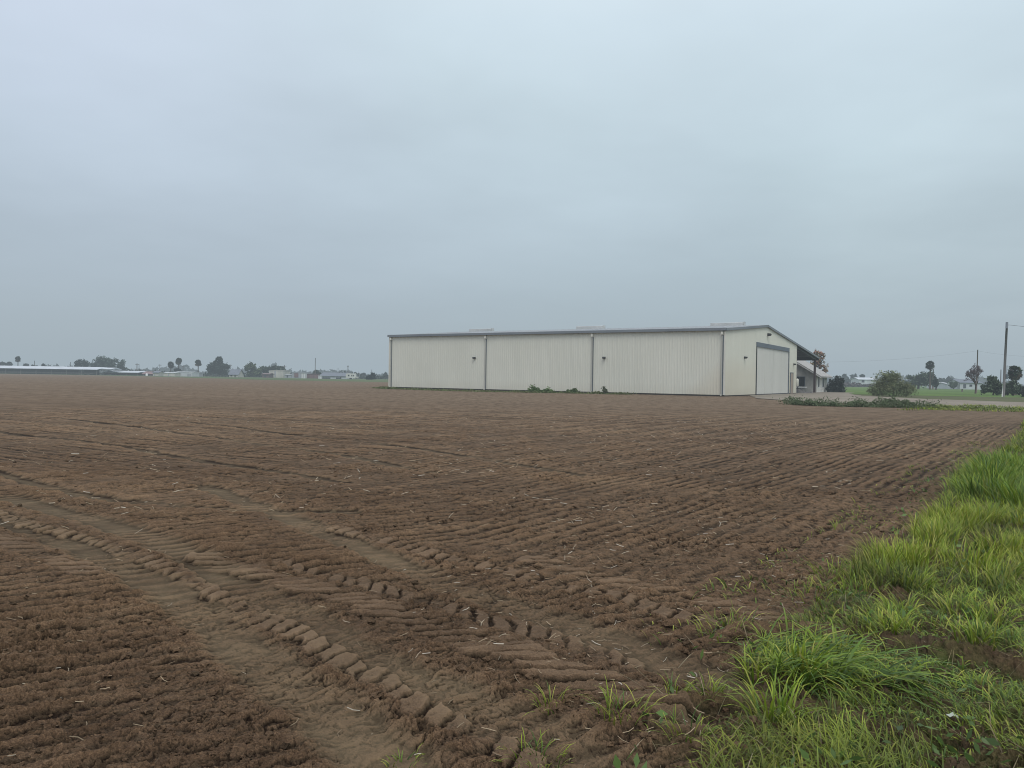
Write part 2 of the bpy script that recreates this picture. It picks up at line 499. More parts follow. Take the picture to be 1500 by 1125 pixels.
def build_ground():
    fine = np.arange(-0.84, 0.84, 0.00145)
    coarse = np.arange(0.84, 2 * np.pi - 0.84, 0.05)
    th = np.concatenate([fine, coarse])            # angle from straight ahead, to the right; closes on itself
    r = [0.0]
    rr = 0.5
    while rr < 2.5: r.append(rr); rr *= 1.08
    rr = 2.5
    while rr < 42: r.append(rr); rr *= 1.0027
    k = 1.004
    while rr < 6000: r.append(rr); rr *= k; k = min(1.09, k * 1.02)
    r = np.array(r[1:])
    nth, nr = len(th), len(r)
    R_, T_ = np.meshgrid(r, th, indexing='ij')
    X = (R_ * np.sin(T_)).ravel(); Y = (R_ * np.cos(T_)).ravel()
    dth = np.where(np.arange(nth) < len(fine), 0.00145, 0.05)
    sp = np.maximum(np.gradient(r)[:, None] * 0.85, R_ * dth[None, :]).ravel()
    h, lane, lug, verge = soil(X, Y, sp)
    flat = 1 - sstep(30, 43, R_.ravel())
    h = h * flat
    V = np.stack([X, Y, h], -1)
    i = np.arange(nr - 1)[:, None]; j = np.arange(nth)[None, :]; j2 = (j + 1) % nth
    Fq = np.stack([i * nth + j, i * nth + j2 + 0 * i, (i + 1) * nth + j2, (i + 1) * nth + j + 0 * i], -1).reshape(-1, 4)
    Fq = Fq[:, ::-1]
    cap = np.arange(nth)
    mat, nt, b = new_mat('tilled_soil')
    at = nt.nodes.new('ShaderNodeAttribute'); at.attribute_name = 'tint'
    sep = nt.nodes.new('ShaderNodeSeparateColor'); nt.links.new(at.outputs['Color'], sep.inputs[0])
    P = position(nt)
    big = noise(nt, 0.12, 3, 0.5, P); mid = noise(nt, 1.7, 4, 0.6, P); sm = noise(nt, 14, 5, 0.65, P); gr = noise(nt, 90, 3, 0.6, P)
    c = ramp(nt, [(0.30, (0.074, 0.047, 0.028)), (0.52, (0.121, 0.080, 0.049)), (0.75, (0.174, 0.121, 0.076))], mth(nt, 'ADD', mth(nt, 'MULTIPLY', sm, 0.55), mth(nt, 'MULTIPLY', mid, 0.45)))
    c = mixc(nt, c, (0.62, 0.60, 0.62), mth(nt, 'MULTIPLY', mth(nt, 'SUBTRACT', 0.62, big, True), 2.6, True), 'MULTIPLY')
    g2 = noise(nt, 150, 4, 0.75, P)
    c = mixc(nt, c, ramp(nt, [(0.36, (0.62, 0.60, 0.58)), (0.5, (1, 1, 1)), (0.62, (1.32, 1.30, 1.26))], gr), 0.8, 'MULTIPLY')
    c = mixc(nt, c, ramp(nt, [(0.38, (0.66, 0.65, 0.64)), (0.5, (1, 1, 1)), (0.61, (1.34, 1.32, 1.28))], g2), 0.8, 'MULTIPLY')
    c = mixc(nt, c, (0.180, 0.130, 0.080), mth(nt, 'MULTIPLY', sep.outputs[0], mth(nt, 'MULTIPLY', mid, 1.3)))
    c = mixc(nt, c, (0.165, 0.118, 0.080), mth(nt, 'MULTIPLY', sep.outputs[1], 0.34))
    relief_shade = ramp(nt, [(0.12, (0.19, 0.17, 0.155)), (0.40, (0.66, 0.695, 0.665)), (0.52, (0.98, 0.975, 0.945)), (0.92, (1.32, 1.30, 1.24))], at.outputs['Alpha'])  # shade of cracks and hollows put into the soil colour
    # paler, speckled soil over the far half of the field
    sx = nt.nodes.new('ShaderNodeSeparateXYZ'); nt.links.new(P, sx.inputs[0])
    far = nt.nodes.new('ShaderNodeMapRange'); far.inputs[1].default_value = 12; far.inputs[2].default_value = 60
    nt.links.new(mth(nt, 'ADD', sx.outputs[1], mth(nt, 'MULTIPLY', big, 14)), far.inputs[0])
    spk = noise(nt, 2.2, 8, 0.8, position(nt, (0.9, 0.3, 1)))
    pale = ramp(nt, [(0.38, (0.085, 0.060, 0.040)), (0.50, (0.168, 0.122, 0.084)), (0.63, (0.235, 0.178, 0.128))], spk)
    mp = nt.nodes.new('ShaderNodeMapping'); mp.vector_type = 'TEXTURE'; mp.inputs['Rotation'].default_value = (0, 0, math.radians(53.5)); mp.inputs['Scale'].default_value = (9.0, 0.30, 1)
    nt.links.new(P, mp.inputs[0])
    stk = noise(nt, 1.0, 4, 0.65, mp.outputs[0])
    mp2 = nt.nodes.new('ShaderNodeMapping'); mp2.vector_type = 'TEXTURE'; mp2.inputs['Rotation'].default_value = (0, 0, math.radians(150)); mp2.inputs['Scale'].default_value = (26.0, 1.6, 1)
    nt.links.new(P, mp2.inputs[0])
    stk2 = noise(nt, 1.0, 4, 0.6, mp2.outputs[0])
    c = mixc(nt, c, pale, mth(nt, 'MULTIPLY', far.outputs[0], 0.9))
    both = mth(nt, 'ADD', mth(nt, 'MULTIPLY', stk, 0.5), mth(nt, 'MULTIPLY', stk2, 0.5))
    c = mixc(nt, c, ramp(nt, [(0.36, (0.62, 0.60, 0.58)), (0.5, (1, 1, 1)), (0.64, (1.18, 1.17, 1.15))], both), 0.85, 'MULTIPLY')
    c = mixc(nt, c, relief_shade, 1.0, 'MULTIPLY')
    # beyond the field: rough grass
    moss = noise(nt, 5, 4, 0.6, P)
    gcol = ramp(nt, [(0.40, (0.055, 0.042, 0.026)), (0.58, (0.060, 0.075, 0.022)), (0.75, (0.075, 0.115, 0.025))], moss)
    c = mixc(nt, c, gcol, mth(nt, 'MULTIPLY', sep.outputs[2], mth(nt, 'MULTIPLY', mid, 1.2)))
    nt.links.new(c, b.inputs['Base Color'])
    b.inputs['Roughness'].default_value = 0.92
    b.inputs['Specular IOR Level'].default_value = 0.12
    bp = N(nt, 'ShaderNodeBump', Strength=1.0, Distance=0.02)
    hh = mth(nt, 'ADD', mth(nt, 'MULTIPLY', noise(nt, 60, 5, 0.7, P), 0.6), sm)
    nt.links.new(hh, bp.inputs['Height'])
    bp2 = N(nt, 'ShaderNodeBump', Strength=0.55, Distance=0.12)
    nt.links.new(noise(nt, 2.4, 6, 0.75, P), bp2.inputs['Height'])
    nt.links.new(far.outputs[0], bp2.inputs['Strength'])
    nt.links.new(bp.outputs[0], bp2.inputs['Normal'])
    nt.links.new(bp2.outputs[0], b.inputs['Normal'])
    far_green = sstep(600, 900, R_.ravel()).astype(np.float32)
    # shade painted from relief: crests of the clods paler, hollows darker
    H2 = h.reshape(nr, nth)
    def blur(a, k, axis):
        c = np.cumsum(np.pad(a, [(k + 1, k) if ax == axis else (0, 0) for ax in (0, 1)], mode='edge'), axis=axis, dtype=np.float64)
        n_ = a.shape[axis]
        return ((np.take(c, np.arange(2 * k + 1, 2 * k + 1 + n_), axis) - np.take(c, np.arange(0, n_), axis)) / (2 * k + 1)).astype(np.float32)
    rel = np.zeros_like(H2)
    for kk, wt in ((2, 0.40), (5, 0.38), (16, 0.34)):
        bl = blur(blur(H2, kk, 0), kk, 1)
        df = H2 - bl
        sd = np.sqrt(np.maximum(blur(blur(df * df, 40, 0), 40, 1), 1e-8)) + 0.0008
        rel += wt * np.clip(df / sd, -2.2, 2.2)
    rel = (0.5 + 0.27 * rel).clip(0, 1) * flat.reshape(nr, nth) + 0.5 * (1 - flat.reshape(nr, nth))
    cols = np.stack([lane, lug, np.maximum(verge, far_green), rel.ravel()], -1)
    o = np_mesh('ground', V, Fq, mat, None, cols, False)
    prop(o, 'brown freshly tilled field with clods, furrows and tyre prints', None, None, 'structure')


build_ground()


def sheet(name, pts, z, mat, jitter=0.3, step=1.5, label=None):
    out = []
    n = len(pts)
    for i in range(n):
        a, b = Vector(pts[i]), Vector(pts[(i + 1) % n])
        k = max(1, min(40, int((b - a).length / step)))
        for q in range(k):
            p = a.lerp(b, q / k)
            out.append((p.x + random.uniform(-jitter, jitter), p.y + random.uniform(-jitter, jitter), z))
    m = MB(); m.poly(out)
    o = m.build(name, mat)
    prop(o, label, None, None, 'structure')
    return o


def ground_mat(name, stops, s1, s2, stretch=(1, 1, 1)):
    m, nt, b = new_mat(name)
    P = position(nt, stretch)
    f = mth(nt, 'ADD', mth(nt, 'MULTIPLY', noise(nt, s1, 4, 0.6, P), 0.55), mth(nt, 'MULTIPLY', noise(nt, s2, 5, 0.7, P), 0.45))
    nt.links.new(ramp(nt, stops, f), b.inputs['Base Color'])
    b.inputs['Roughness'].default_value = 0.95
    b.inputs['Specular IOR Level'].default_value = 0.1
    bp = N(nt, 'ShaderNodeBump', Strength=0.5, Distance=0.05)
    nt.links.new(f, bp.inputs['Height']); nt.links.new(bp.outputs[0], b.inputs['Normal'])
    return m


MAT_ROAD = ground_mat('road_dirt', [(0.35, (0.15, 0.13, 0.105)), (0.5, (0.205, 0.18, 0.145)), (0.65, (0.26, 0.235, 0.195))], 0.25, 3)
MAT_PASTURE = ground_mat('pasture', [(0.35, (0.05, 0.085, 0.025)), (0.5, (0.085, 0.14, 0.035)), (0.65, (0.12, 0.17, 0.05))], 0.05, 0.9, (1, 0.4, 1))
MAT_LAWN = ground_mat('rough_lawn', [(0.35, (0.06, 0.065, 0.035)), (0.5, (0.085, 0.095, 0.045)), (0.65, (0.12, 0.115, 0.065))], 0.2, 2)

sheet('dirt_road', [(25.2, 80.5), (23.2, 72), (23.4, 65.5), (25.5, 59.6), (29.6, 55.6), (35.2, 52.8), (60, 42), (95, 27), (100, 44), (64, 62), (48.3, 72.5), (44.4, 81.5),
                    (44.4, 97), (49, 112), (58, 130), (53, 131), (38, 110), (31, 97.5), (27.2, 88)], 0.045, MAT_ROAD, 0.25, 1.5, 'pale compacted dirt road and yard running past the metal warehouse')
sheet('pasture', [(46, 113), (60, 107), (78, 104), (130, 96), (420, 240), (700, 900), (140, 900), (62, 160), (57, 135)], 0.02, MAT_PASTURE, 0.6, 3,
      'bright green pasture beyond the dirt road')
sheet('grass_strip', [(44.6, 98), (44.8, 82), (48.6, 73), (64, 62.6), (100, 45), (135, 92), (78, 103.4), (60, 106.4), (47, 112)], 0.012, MAT_LAWN, 0.3, 2,
      'rough grass strip between dirt road and pasture')
MAT_MEADOW = ground_mat('meadow', [(0.35, (0.06, 0.075, 0.04)), (0.5, (0.085, 0.115, 0.05)), (0.65, (0.115, 0.13, 0.07))], 0.03, 0.5, (1, 0.4, 1))
sheet('far_meadow', [(-330, 368), (-215, 352), (-160, 330), (-115, 272), (-72, 222), (-36, 206), (0, 215), (40, 260), (80, 420), (60, 900), (-700, 900), (-700, 500)], 0.02, MAT_MEADOW, 2.0, 8,
      'thin green meadow at the far side of the tilled field')

# ------------------------------------------------------------------ haze (thin, filling the whole place)
hm = bpy.data.materials.new('haze_air'); hm.use_nodes = True
hn = hm.node_tree; hn.nodes.clear()
HAZE = 0.00072
va = hn.nodes.new('ShaderNodeVolumeAbsorption'); va.inputs['Color'].default_value = (0, 0, 0, 1); va.inputs['Density'].default_value = HAZE
ve = hn.nodes.new('ShaderNodeEmission'); ve.inputs['Color'].default_value = (0.365, 0.438, 0.488, 1); ve.inputs['Strength'].default_value = HAZE
vs = hn.nodes.new('ShaderNodeAddShader'); vo = hn.nodes.new('ShaderNodeOutputMaterial')
hn.links.new(va.outputs[0], vs.inputs[0]); hn.links.new(ve.outputs[0], vs.inputs[1]); hn.links.new(vs.outputs[0], vo.inputs['Volume'])
o = MB().box(-3500, 3500, -3000, 3500, -2, 45).build('haze', hm)
prop(o, 'thin blue grey haze over the fields', None, None, 'structure')


# ------------------------------------------------------------------ grass and weeds
def blades(base, length, width, lean, az, tint, segs=4, droop=0.6):
    """ribbons: base (n,3); every argument per blade. returns V, F, C"""
    n = len(base)
    V = np.zeros((n, segs + 1, 2, 3), np.float32); C = np.zeros((n, segs + 1, 2, 3), np.float32)
    d = np.stack([np.cos(az), np.sin(az)], -1)
    side = np.stack([-np.sin(az), np.cos(az), 0 * az], -1)
    rot = RNG.uniform(-0.9, 0.9, n)
    side = side * np.cos(rot)[:, None] + np.stack([d[:, 0], d[:, 1], 0 * az], -1) * np.sin(rot)[:, None]
    p = base.copy().astype(np.float32); ang = lean.copy()
    for k in range(segs + 1):
        t = k / segs
        wd = width * (1 - t ** 1.8) * (0.75 + 0.5 * t) + 0.0004
        V[:, k, 0] = p - side * wd[:, None] * 0.5; V[:, k, 1] = p + side * wd[:, None] * 0.5
        sh = (0.34 + 0.8 * t)  # shade inside the grass painted in: tint darkens toward the blade base
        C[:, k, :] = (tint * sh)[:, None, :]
        st = length / segs
        p = p + np.stack([d[:, 0] * np.sin(ang) * st, d[:, 1] * np.sin(ang) * st, np.cos(ang) * st], -1)
        ang = ang + droop * (0.5 + t) * (1.0 / segs) * 2
    V = V.reshape(-1, 3); C = C.reshape(-1, 3)
    b0 = (np.arange(n) * (segs + 1) * 2)[:, None] + (np.arange(segs) * 2)[None, :]
    Fq = np.stack([b0, b0 + 1, b0 + 3, b0 + 2], -1).reshape(-1, 4)
    return V, Fq, C


def leaf_faces(name, P, size, tint, shade, parent, mat=None, elong=1.6):
    n = len(P)
    nrm = RNG.normal(0, 1, (n, 3)); nrm[:, 2] = np.abs(nrm[:, 2]) * 0.8 + 0.1
    nrm /= np.linalg.norm(nrm, axis=1)[:, None]
    a = np.cross(nrm, RNG.normal(0, 1, (n, 3))); a /= np.linalg.norm(a, axis=1)[:, None]
    b = np.cross(nrm, a)
    s = size * RNG.uniform(0.6, 1.35, n)[:, None]
    V = np.stack([P - a * s * 0.5 * elong, P + b * s * 0.38, P + a * s * 0.5 * elong, P - b * s * 0.38], 1).reshape(-1, 3)
    Fq = np.arange(4 * n).reshape(-1, 4)
    tint = np.asarray(tint, float)
    if tint.ndim == 1: tint = np.tile(tint, (n, 1))
    c = tint * (shade * (1 + RNG.normal(0, 0.15, n))).clip(0.3, 2)[:, None]
    C = np.repeat(c, 4, axis=0)
    return np_mesh(name, V, Fq, mat or MAT_LEAF, parent, C, False)



GREENS = np.array([(0.215, 0.320, 0.030), (0.140, 0.250, 0.032), (0.300, 0.390, 0.036), (0.430, 0.440, 0.085), (0.090, 0.170, 0.032)])


def pick_tint(n, weights, jit=0.16):
    w = np.array(weights, float); w /= w.sum()
    k = RNG.choice(len(GREENS), n, p=w)
    return GREENS[k] * (1 + RNG.normal(0, jit, n))[:, None].clip(0.5, 1.6)


class Blades:
    def __init__(s): s.V, s.F, s.C, s.n = [], [], [], 0
    def add(s, xy, length, width, lean, az, tint, droop=0.6, segs=4, sink=0.01):
        z = ground_z(xy[:, 0], xy[:, 1]) - sink
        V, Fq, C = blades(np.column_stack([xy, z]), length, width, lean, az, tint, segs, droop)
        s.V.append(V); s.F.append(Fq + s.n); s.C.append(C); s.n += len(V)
    def build(s, name, parent=None, mat=None):
        return np_mesh(name, np.concatenate(s.V), np.concatenate(s.F), mat or MAT_GRASS, parent, np.concatenate(s.C), True)


def clump(B, c, rad, n, length, lean_mean, az_mean=None, az_spread=3.2, weights=(3, 2, 2, 1, 1), width=0.009, droop=0.6):
    a = RNG.uniform(0, 2 * np.pi, n); q = rad * np.sqrt(RNG.random(n))
    xy = np.stack([c[0] + q * np.cos(a), c[1] + q * np.sin(a)], -1)
    az = a + RNG.normal(0, 0.7, n) if az_mean is None else az_mean + RNG.normal(0, az_spread, n)
    L = length * RNG.uniform(0.55, 1.15, n)
    B.add(xy, L, width * RNG.uniform(0.6, 1.25, n), np.clip(RNG.normal(lean_mean, 0.22, n), 0.02, 1.5), az, pick_tint(n, weights), droop)


def zone(B, n, ymin, ymax, emin, emax, length, width, lean, weights, patch=0.0, pscale=0.9, seed=0, droop=0.55, segs=4):
    """grass over the verge between two distances from the field edge, thinned by a patchy mask"""
    m = int(n * 3.0)
    y = RNG.uniform(ymin ** 0.5, ymax ** 0.5, m) ** 2
    e = emin + (emax - emin) * RNG.random(m)
    x = np.interp(y, EDGE[:, 1], EDGE[:, 0]) + e / 0.76
    keep = (fbm(x * pscale, y * pscale, 200 + seed, 3) + 0.35 * RNG.normal(0, 1, m) * 0.5 > patch) & (x / np.maximum(y, 0.1) < 0.95)
    x, y = x[keep][:n], y[keep][:n]
    k = len(x)
    hv = np.clip(0.85 + 0.7 * fbm(x * 0.8, y * 0.8, 300 + seed, 2), 0.35, 1.6)
    az = RNG.uniform(0, 2 * np.pi, k) * 0.55 + 2.2 * perlin(x * 0.7, y * 0.7, 310 + seed)
    tn = pick_tint(k, weights)
    yl = np.clip(0.5 + fbm(x * 0.6, y * 0.6, 320 + seed, 2), 0, 1)[:, None]
    tn = tn * (1 - 0.45 * yl) + np.array((0.31, 0.34, 0.04)) * 0.45 * yl
    tn = tn * np.clip(0.85 + 0.75 * fbm(x * 1.6, y * 1.6, 330 + seed, 3), 0.4, 1.35)[:, None]
    B.add(np.stack([x, y], -1), length * hv * RNG.uniform(0.5, 1.2, k), width * RNG.uniform(0.6, 1.3, k), np.clip(RNG.normal(lean, 0.25, k), 0.02, 1.4), az, tn, droop, segs)


DEADG = np.array([(0.30, 0.24, 0.13), (0.24, 0.20, 0.10), (0.36, 0.30, 0.19)])
B = Blades()
zone(B, 15000, 2.3, 6.5, 0.05, 3.4, 0.13, 0.007, 0.65, (3, 2, 2, 1, 1.5), -0.2, 1.3, 1, 0.8)           # short growth near the camera
zone(B, 9000, 5.5, 9.5, 0.05, 4.2, 0.21, 0.009, 0.45, (3, 1, 3, 3, 0.5), -0.08, 0.9, 2)
zone(B, 13000, 8.5, 15, 0.1, 6.0, 0.30, 0.012, 0.4, (3, 3, 2, 1, 1.5), -0.3, 0.7, 3)
zone(B, 13000, 14, 30, 0.15, 11, 0.26, 0.02, 0.5, (3, 3, 2, 1, 2), -0.2, 0.5, 4, 0.5, 3)
zone(B, 9000, 28, 47, 0.0, 16, 0.22, 0.03, 0.35, (3, 2, 2, 2, 1), -0.25, 0.3, 5, 0.5, 3)
zone(B, 7000, 46, 58, -6, 14, 0.2, 0.04, 0.4, (3, 1, 2, 2, 1), 0.0, 0.3, 6, 0.5, 3)
zone(B, 1600, 4.5, 22, -0.75, 0.25, 0.10, 0.011, 0.7, (3, 1, 3, 2, 1), 0.12, 1.1, 7, 0.8)      # stragglers out in the soil
zone(B, 14000, 2.3, 9.0, 0.0, 4.2, 0.06, 0.011, 0.9, (2, 4, 1, 1, 4), -0.4, 1.6, 8, 0.9, 3)     # creeping growth under the blades
for q in range(26):   # the tall dark clumps
    yy = 9.4 + 4.6 * random.random(); ee = 0.25 + 2.3 * random.random()
    clump(B, (np.interp(yy, EDGE[:, 1], EDGE[:, 0]) + ee / 0.76 + 0.3, yy), 0.32, 210, 0.48 * random.uniform(0.8, 1.1), 0.2, None, 0, (2.5, 4, 1, 0.6, 2), 0.014, 0.7)
for q in range(22):   # the yellow green clumps in front of them
    yy = 6.2 + 2.5 * random.random(); ee = 0.15 + 1.5 * random.random()
    clump(B, (np.interp(yy, EDGE[:, 1], EDGE[:, 0]) + ee / 0.76, yy), 0.2, 130, 0.29 * random.uniform(0.7, 1.15), 0.24, None, 0, (2, 0.3, 4, 4, 0.2), 0.010, 0.65)
for q in range(30):   # small tussocks near
    yy = 3.0 + 3.4 * random.random(); ee = 0.1 + 2.2 * random.random()
    clump(B, (np.interp(yy, EDGE[:, 1], EDGE[:, 0]) + ee / 0.76, yy), 0.11, 55, 0.24 * random.uniform(0.6, 1.2), 0.4, None, 0, (3, 1, 3, 2, 0.5), 0.011, 0.8)
for q in range(9):
    yy = 4.2 + 2.4 * random.random(); ee = -0.25 + 0.35 * random.random()
    clump(B, (np.interp(yy, EDGE[:, 1], EDGE[:, 0]) + ee / 0.76, yy), 0.14, 40, 0.2 * random.uniform(0.6, 1.2), 0.6, None, 0, (3, 1, 3, 3, 0.5), 0.007, 0.8)
m_ = 3200     # dry stalks lying about in the verge
yy = RNG.uniform(2.4 ** 0.5, 16 ** 0.5, m_) ** 2; ee = RNG.uniform(-0.3, 3.5, m_)
B.add(np.column_stack([np.interp(yy, EDGE[:, 1], EDGE[:, 0]) + ee / 0.76, yy]), RNG.uniform(0.06, 0.26, m_), RNG.uniform(0.003, 0.007, m_), RNG.uniform(0.8, 1.5, m_), RNG.uniform(0, 6.28, m_), DEADG[RNG.integers(0, 3, m_)], 0.2, 3)
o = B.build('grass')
prop(o, 'tall fresh green grass growing along the edge of the tilled field', 'grass', None, 'stuff')

# broad leaved weeds low in the verge
n_ = 5200
yy = RNG.uniform(2.4 ** 0.5, 13 ** 0.5, n_) ** 2; ee = RNG.uniform(-0.25, 4.0, n_)
xx = np.interp(yy, EDGE[:, 1], EDGE[:, 0]) + ee / 0.76
k_ = fbm(xx * 1.5, yy * 1.5, 341, 3) > 0.12
xx, yy = xx[k_], yy[k_]
o = leaf_faces('broadleaf_weeds', np.column_stack([xx, yy, ground_z(xx, yy) + 0.015 + 0.07 * RNG.random(len(xx)) ** 1.5]), 0.034, (0.10, 0.165, 0.045), 0.6 + 0.8 * RNG.random(len(xx)), None, MAT_GRASS)
prop(o, 'small broad leaved weeds low down among the grass of the verge', 'weeds', None, 'stuff')

# one big tussock laid over to the side
B = Blades()
clump(B, (1.50, 4.15), 0.26, 230, 0.46, 1.2, 0.05, 0.6, (3, 4, 2, 0.6, 1), 0.015, 0.85)
clump(B, (1.75, 3.98), 0.28, 190, 0.44, 1.2, -0.2, 0.7, (3, 4, 2, 0.6, 1), 0.015, 0.85)
clump(B, (1.5, 3.92), 0.18, 150, 0.34, 0.8, -1.3, 0.9, (3, 3, 1.5, 0.3, 1), 0.012, 0.9)
o = B.build('grass_tussock')
prop(o, 'large tussock of long grass flattened to one side near the rut', 'grass tussock')

TUFTS = [((0.20, 3.63), 0.07, 26, 0.13, 'small upright tuft of grass alone on the bare soil by the tread prints'),
         ((0.52, 3.50), 0.12, 60, 0.16, 'pale flopped tuft of grass on bare soil near the tyre lugs'),
         ((0.80, 3.70), 0.07, 34, 0.11, 'short bright tuft of grass between the flopped tuft and the verge'),
         ((0.98, 3.72), 0.08, 40, 0.12, 'bright green tuft of grass at the ragged edge of the verge'),
         ((0.12, 3.14), 0.13, 60, 0.10, 'low dark mossy tuft of grass at the bottom of the bare soil'),
         ((-0.42, 3.13), 0.08, 30, 0.07, 'tiny tuft of grass farthest out in the soil at the bottom'),
         ((0.80, 3.32), 0.10, 50, 0.13, 'leafy tuft of grass lowest down beside the muddy rut')]
for c, r, n, L, lab in TUFTS:
    B = Blades()
    clump(B, c, r, n, L, 0.5, None, 0, (3, 1, 3, 3, 1), 0.006, 0.8)
    o = B.build('grass_tuft')
    prop(o, lab, 'grass tuft', 'grass tufts scattered on the bare soil')


def leafy(name, pts, n, hgt, size, tint, label, cat, kind='stuff', spread=0.6):
    """low weeds along a line: small leaf faces on stems, uneven height"""
    pl = path(pts)
    i = RNG.integers(0, len(pl) - 1, n); t = RNG.random(n)
    p = pl[i] * (1 - t)[:, None] + pl[i + 1] * t[:, None]
    p = p + RNG.normal(0, spread, (n, 2))
    hh = hgt * np.clip(0.55 + 0.9 * fbm(p[:, 0] * 0.7, p[:, 1] * 0.7, 401, 3), 0.12, 1.5)
    z = hh * RNG.random(n) ** 0.8 + 0.02
    return leaf_faces(name, np.column_stack([p, z]), size, tint, RNG.random(n) * 0 + 1, None), label, cat, kind


for args in (
    ('weed_strip', [(20.0, 54.4), (20.5, 53.0), (21.4, 52.2), (22.8, 51.7), (25, 51.2), (27.2, 50.4)], 9500, 0.58, 0.085, (0.11, 0.145, 0.075),
     'dark green weeds in a ragged row between field and dirt road', 'weeds', 'stuff', 0.5),
    ('weed_strip', [(26.5, 51.3), (29.5, 50.3), (33, 49), (38, 47.5), (46, 44)], 2600, 0.22, 0.12, (0.16, 0.20, 0.06),
     'low bright green weeds along the road edge toward the verge', 'weeds', 'stuff', 0.9),
    ('weed_strip', [(-17.0, 101), (-15.2, 95), (-13.2, 93.5), (-6, 86.5), (2, 84.6), (9.5, 83.7), (12, 82.4)], 6000, 0.2, 0.12, (0.12, 0.145, 0.06),
     'thin strip of weeds along the foot of the long warehouse wall', 'weeds', 'stuff', 0.55),
    ('weed_clump', [(2.3, 85.6), (3.3, 85.1), (4.2, 84.7)], 1300, 0.75, 0.16, (0.115, 0.175, 0.065),
     'bushy green weed clump at the foot of the warehouse wall, widest of three', 'weed clump', 'thing', 0.3),
    ('weed_clump', [(6.2, 84.4), (6.6, 84.2), (6.9, 84)], 500, 0.6, 0.15, (0.10, 0.145, 0.06),
     'small weed clump beside the wall just short of the second inner downspout', 'weed clump', 'thing', 0.2),
    ('weed_clump', [(10.0, 83.1), (10.1, 83), (10.2, 83)], 350, 0.9, 0.13, (0.11, 0.125, 0.08),
     'spindly grey green weed standing under the wall lamp of the middle bay', 'weed clump', 'thing', 0.14),
):
    o, lab, cat, kind = leafy(*args)
    prop(o, lab, cat, None, kind)

# ------------------------------------------------------------------ straw and clods lying on the soil
def straw():
    n = 3600
    r = np.exp(RNG.uniform(np.log(2.9), np.log(34), n)); th = RNG.uniform(-0.66, 0.66, n)
    x, y = r * np.sin(th), r * np.cos(th)
    k = (edge_dist(x, y) < -0.05) & (fbm(x * 0.25, y * 0.25, 501, 2) + 0.25 * RNG.normal(0, 1, n) + sstep(-6, 6, x) * 0.35 > 0.12)
    x, y, r = x[k], y[k], r[k]; n = len(x)
    L = RNG.uniform(0.018, 0.07, n) * np.clip(r / 6, 1, 2.2); w = RNG.uniform(0.0022, 0.005, n) * np.clip(r / 5, 1, 2.3)
    az = RNG.uniform(0, 2 * np.pi, n); el = RNG.normal(0.1, 0.25, n)
    d = np.stack([np.cos(az) * np.cos(el), np.sin(az) * np.cos(el), np.sin(el)], -1); s = np.stack([-np.sin(az), np.cos(az), 0 * az], -1)
    up = np.cross(d, s)
    z = ground_z(x, y) + 0.008 + 0.25 * L * np.abs(np.sin(el))
    P = np.column_stack([x, y, z])
    bend = RNG.uniform(-0.18, 0.18, n)[:, None] * L[:, None]
    pts = [P - d * L[:, None] / 2, P + s * bend, P + d * L[:, None] / 2]
    V = []
    for p in pts: V += [p - s * w[:, None] / 2, p + up * w[:, None] * 0.7, p + s * w[:, None] / 2]
    V = np.stack(V, 1).reshape(-1, 3)
    b = (np.arange(n) * 9)[:, None]
    q = np.array([(0, 1, 4, 3), (1, 2, 5, 4), (3, 4, 7, 6), (4, 5, 8, 7)])
    Fq = (b[:, :, None] + q[None]).reshape(-1, 4)
    c = np.array([(0.34, 0.27, 0.18), (0.42, 0.36, 0.27), (0.24, 0.18, 0.12), (0.5, 0.46, 0.38)])[RNG.choice(4, n, p=(0.4, 0.2, 0.3, 0.1))] * RNG.uniform(0.6, 1.1, n)[:, None]
    o = np_mesh('straw', V, Fq, MAT_STRAW, None, np.repeat(c, 9, axis=0), False)
    prop(o, 'bits of pale straw and stubble strewn over the tilled soil', 'straw', None, 'stuff')


straw()


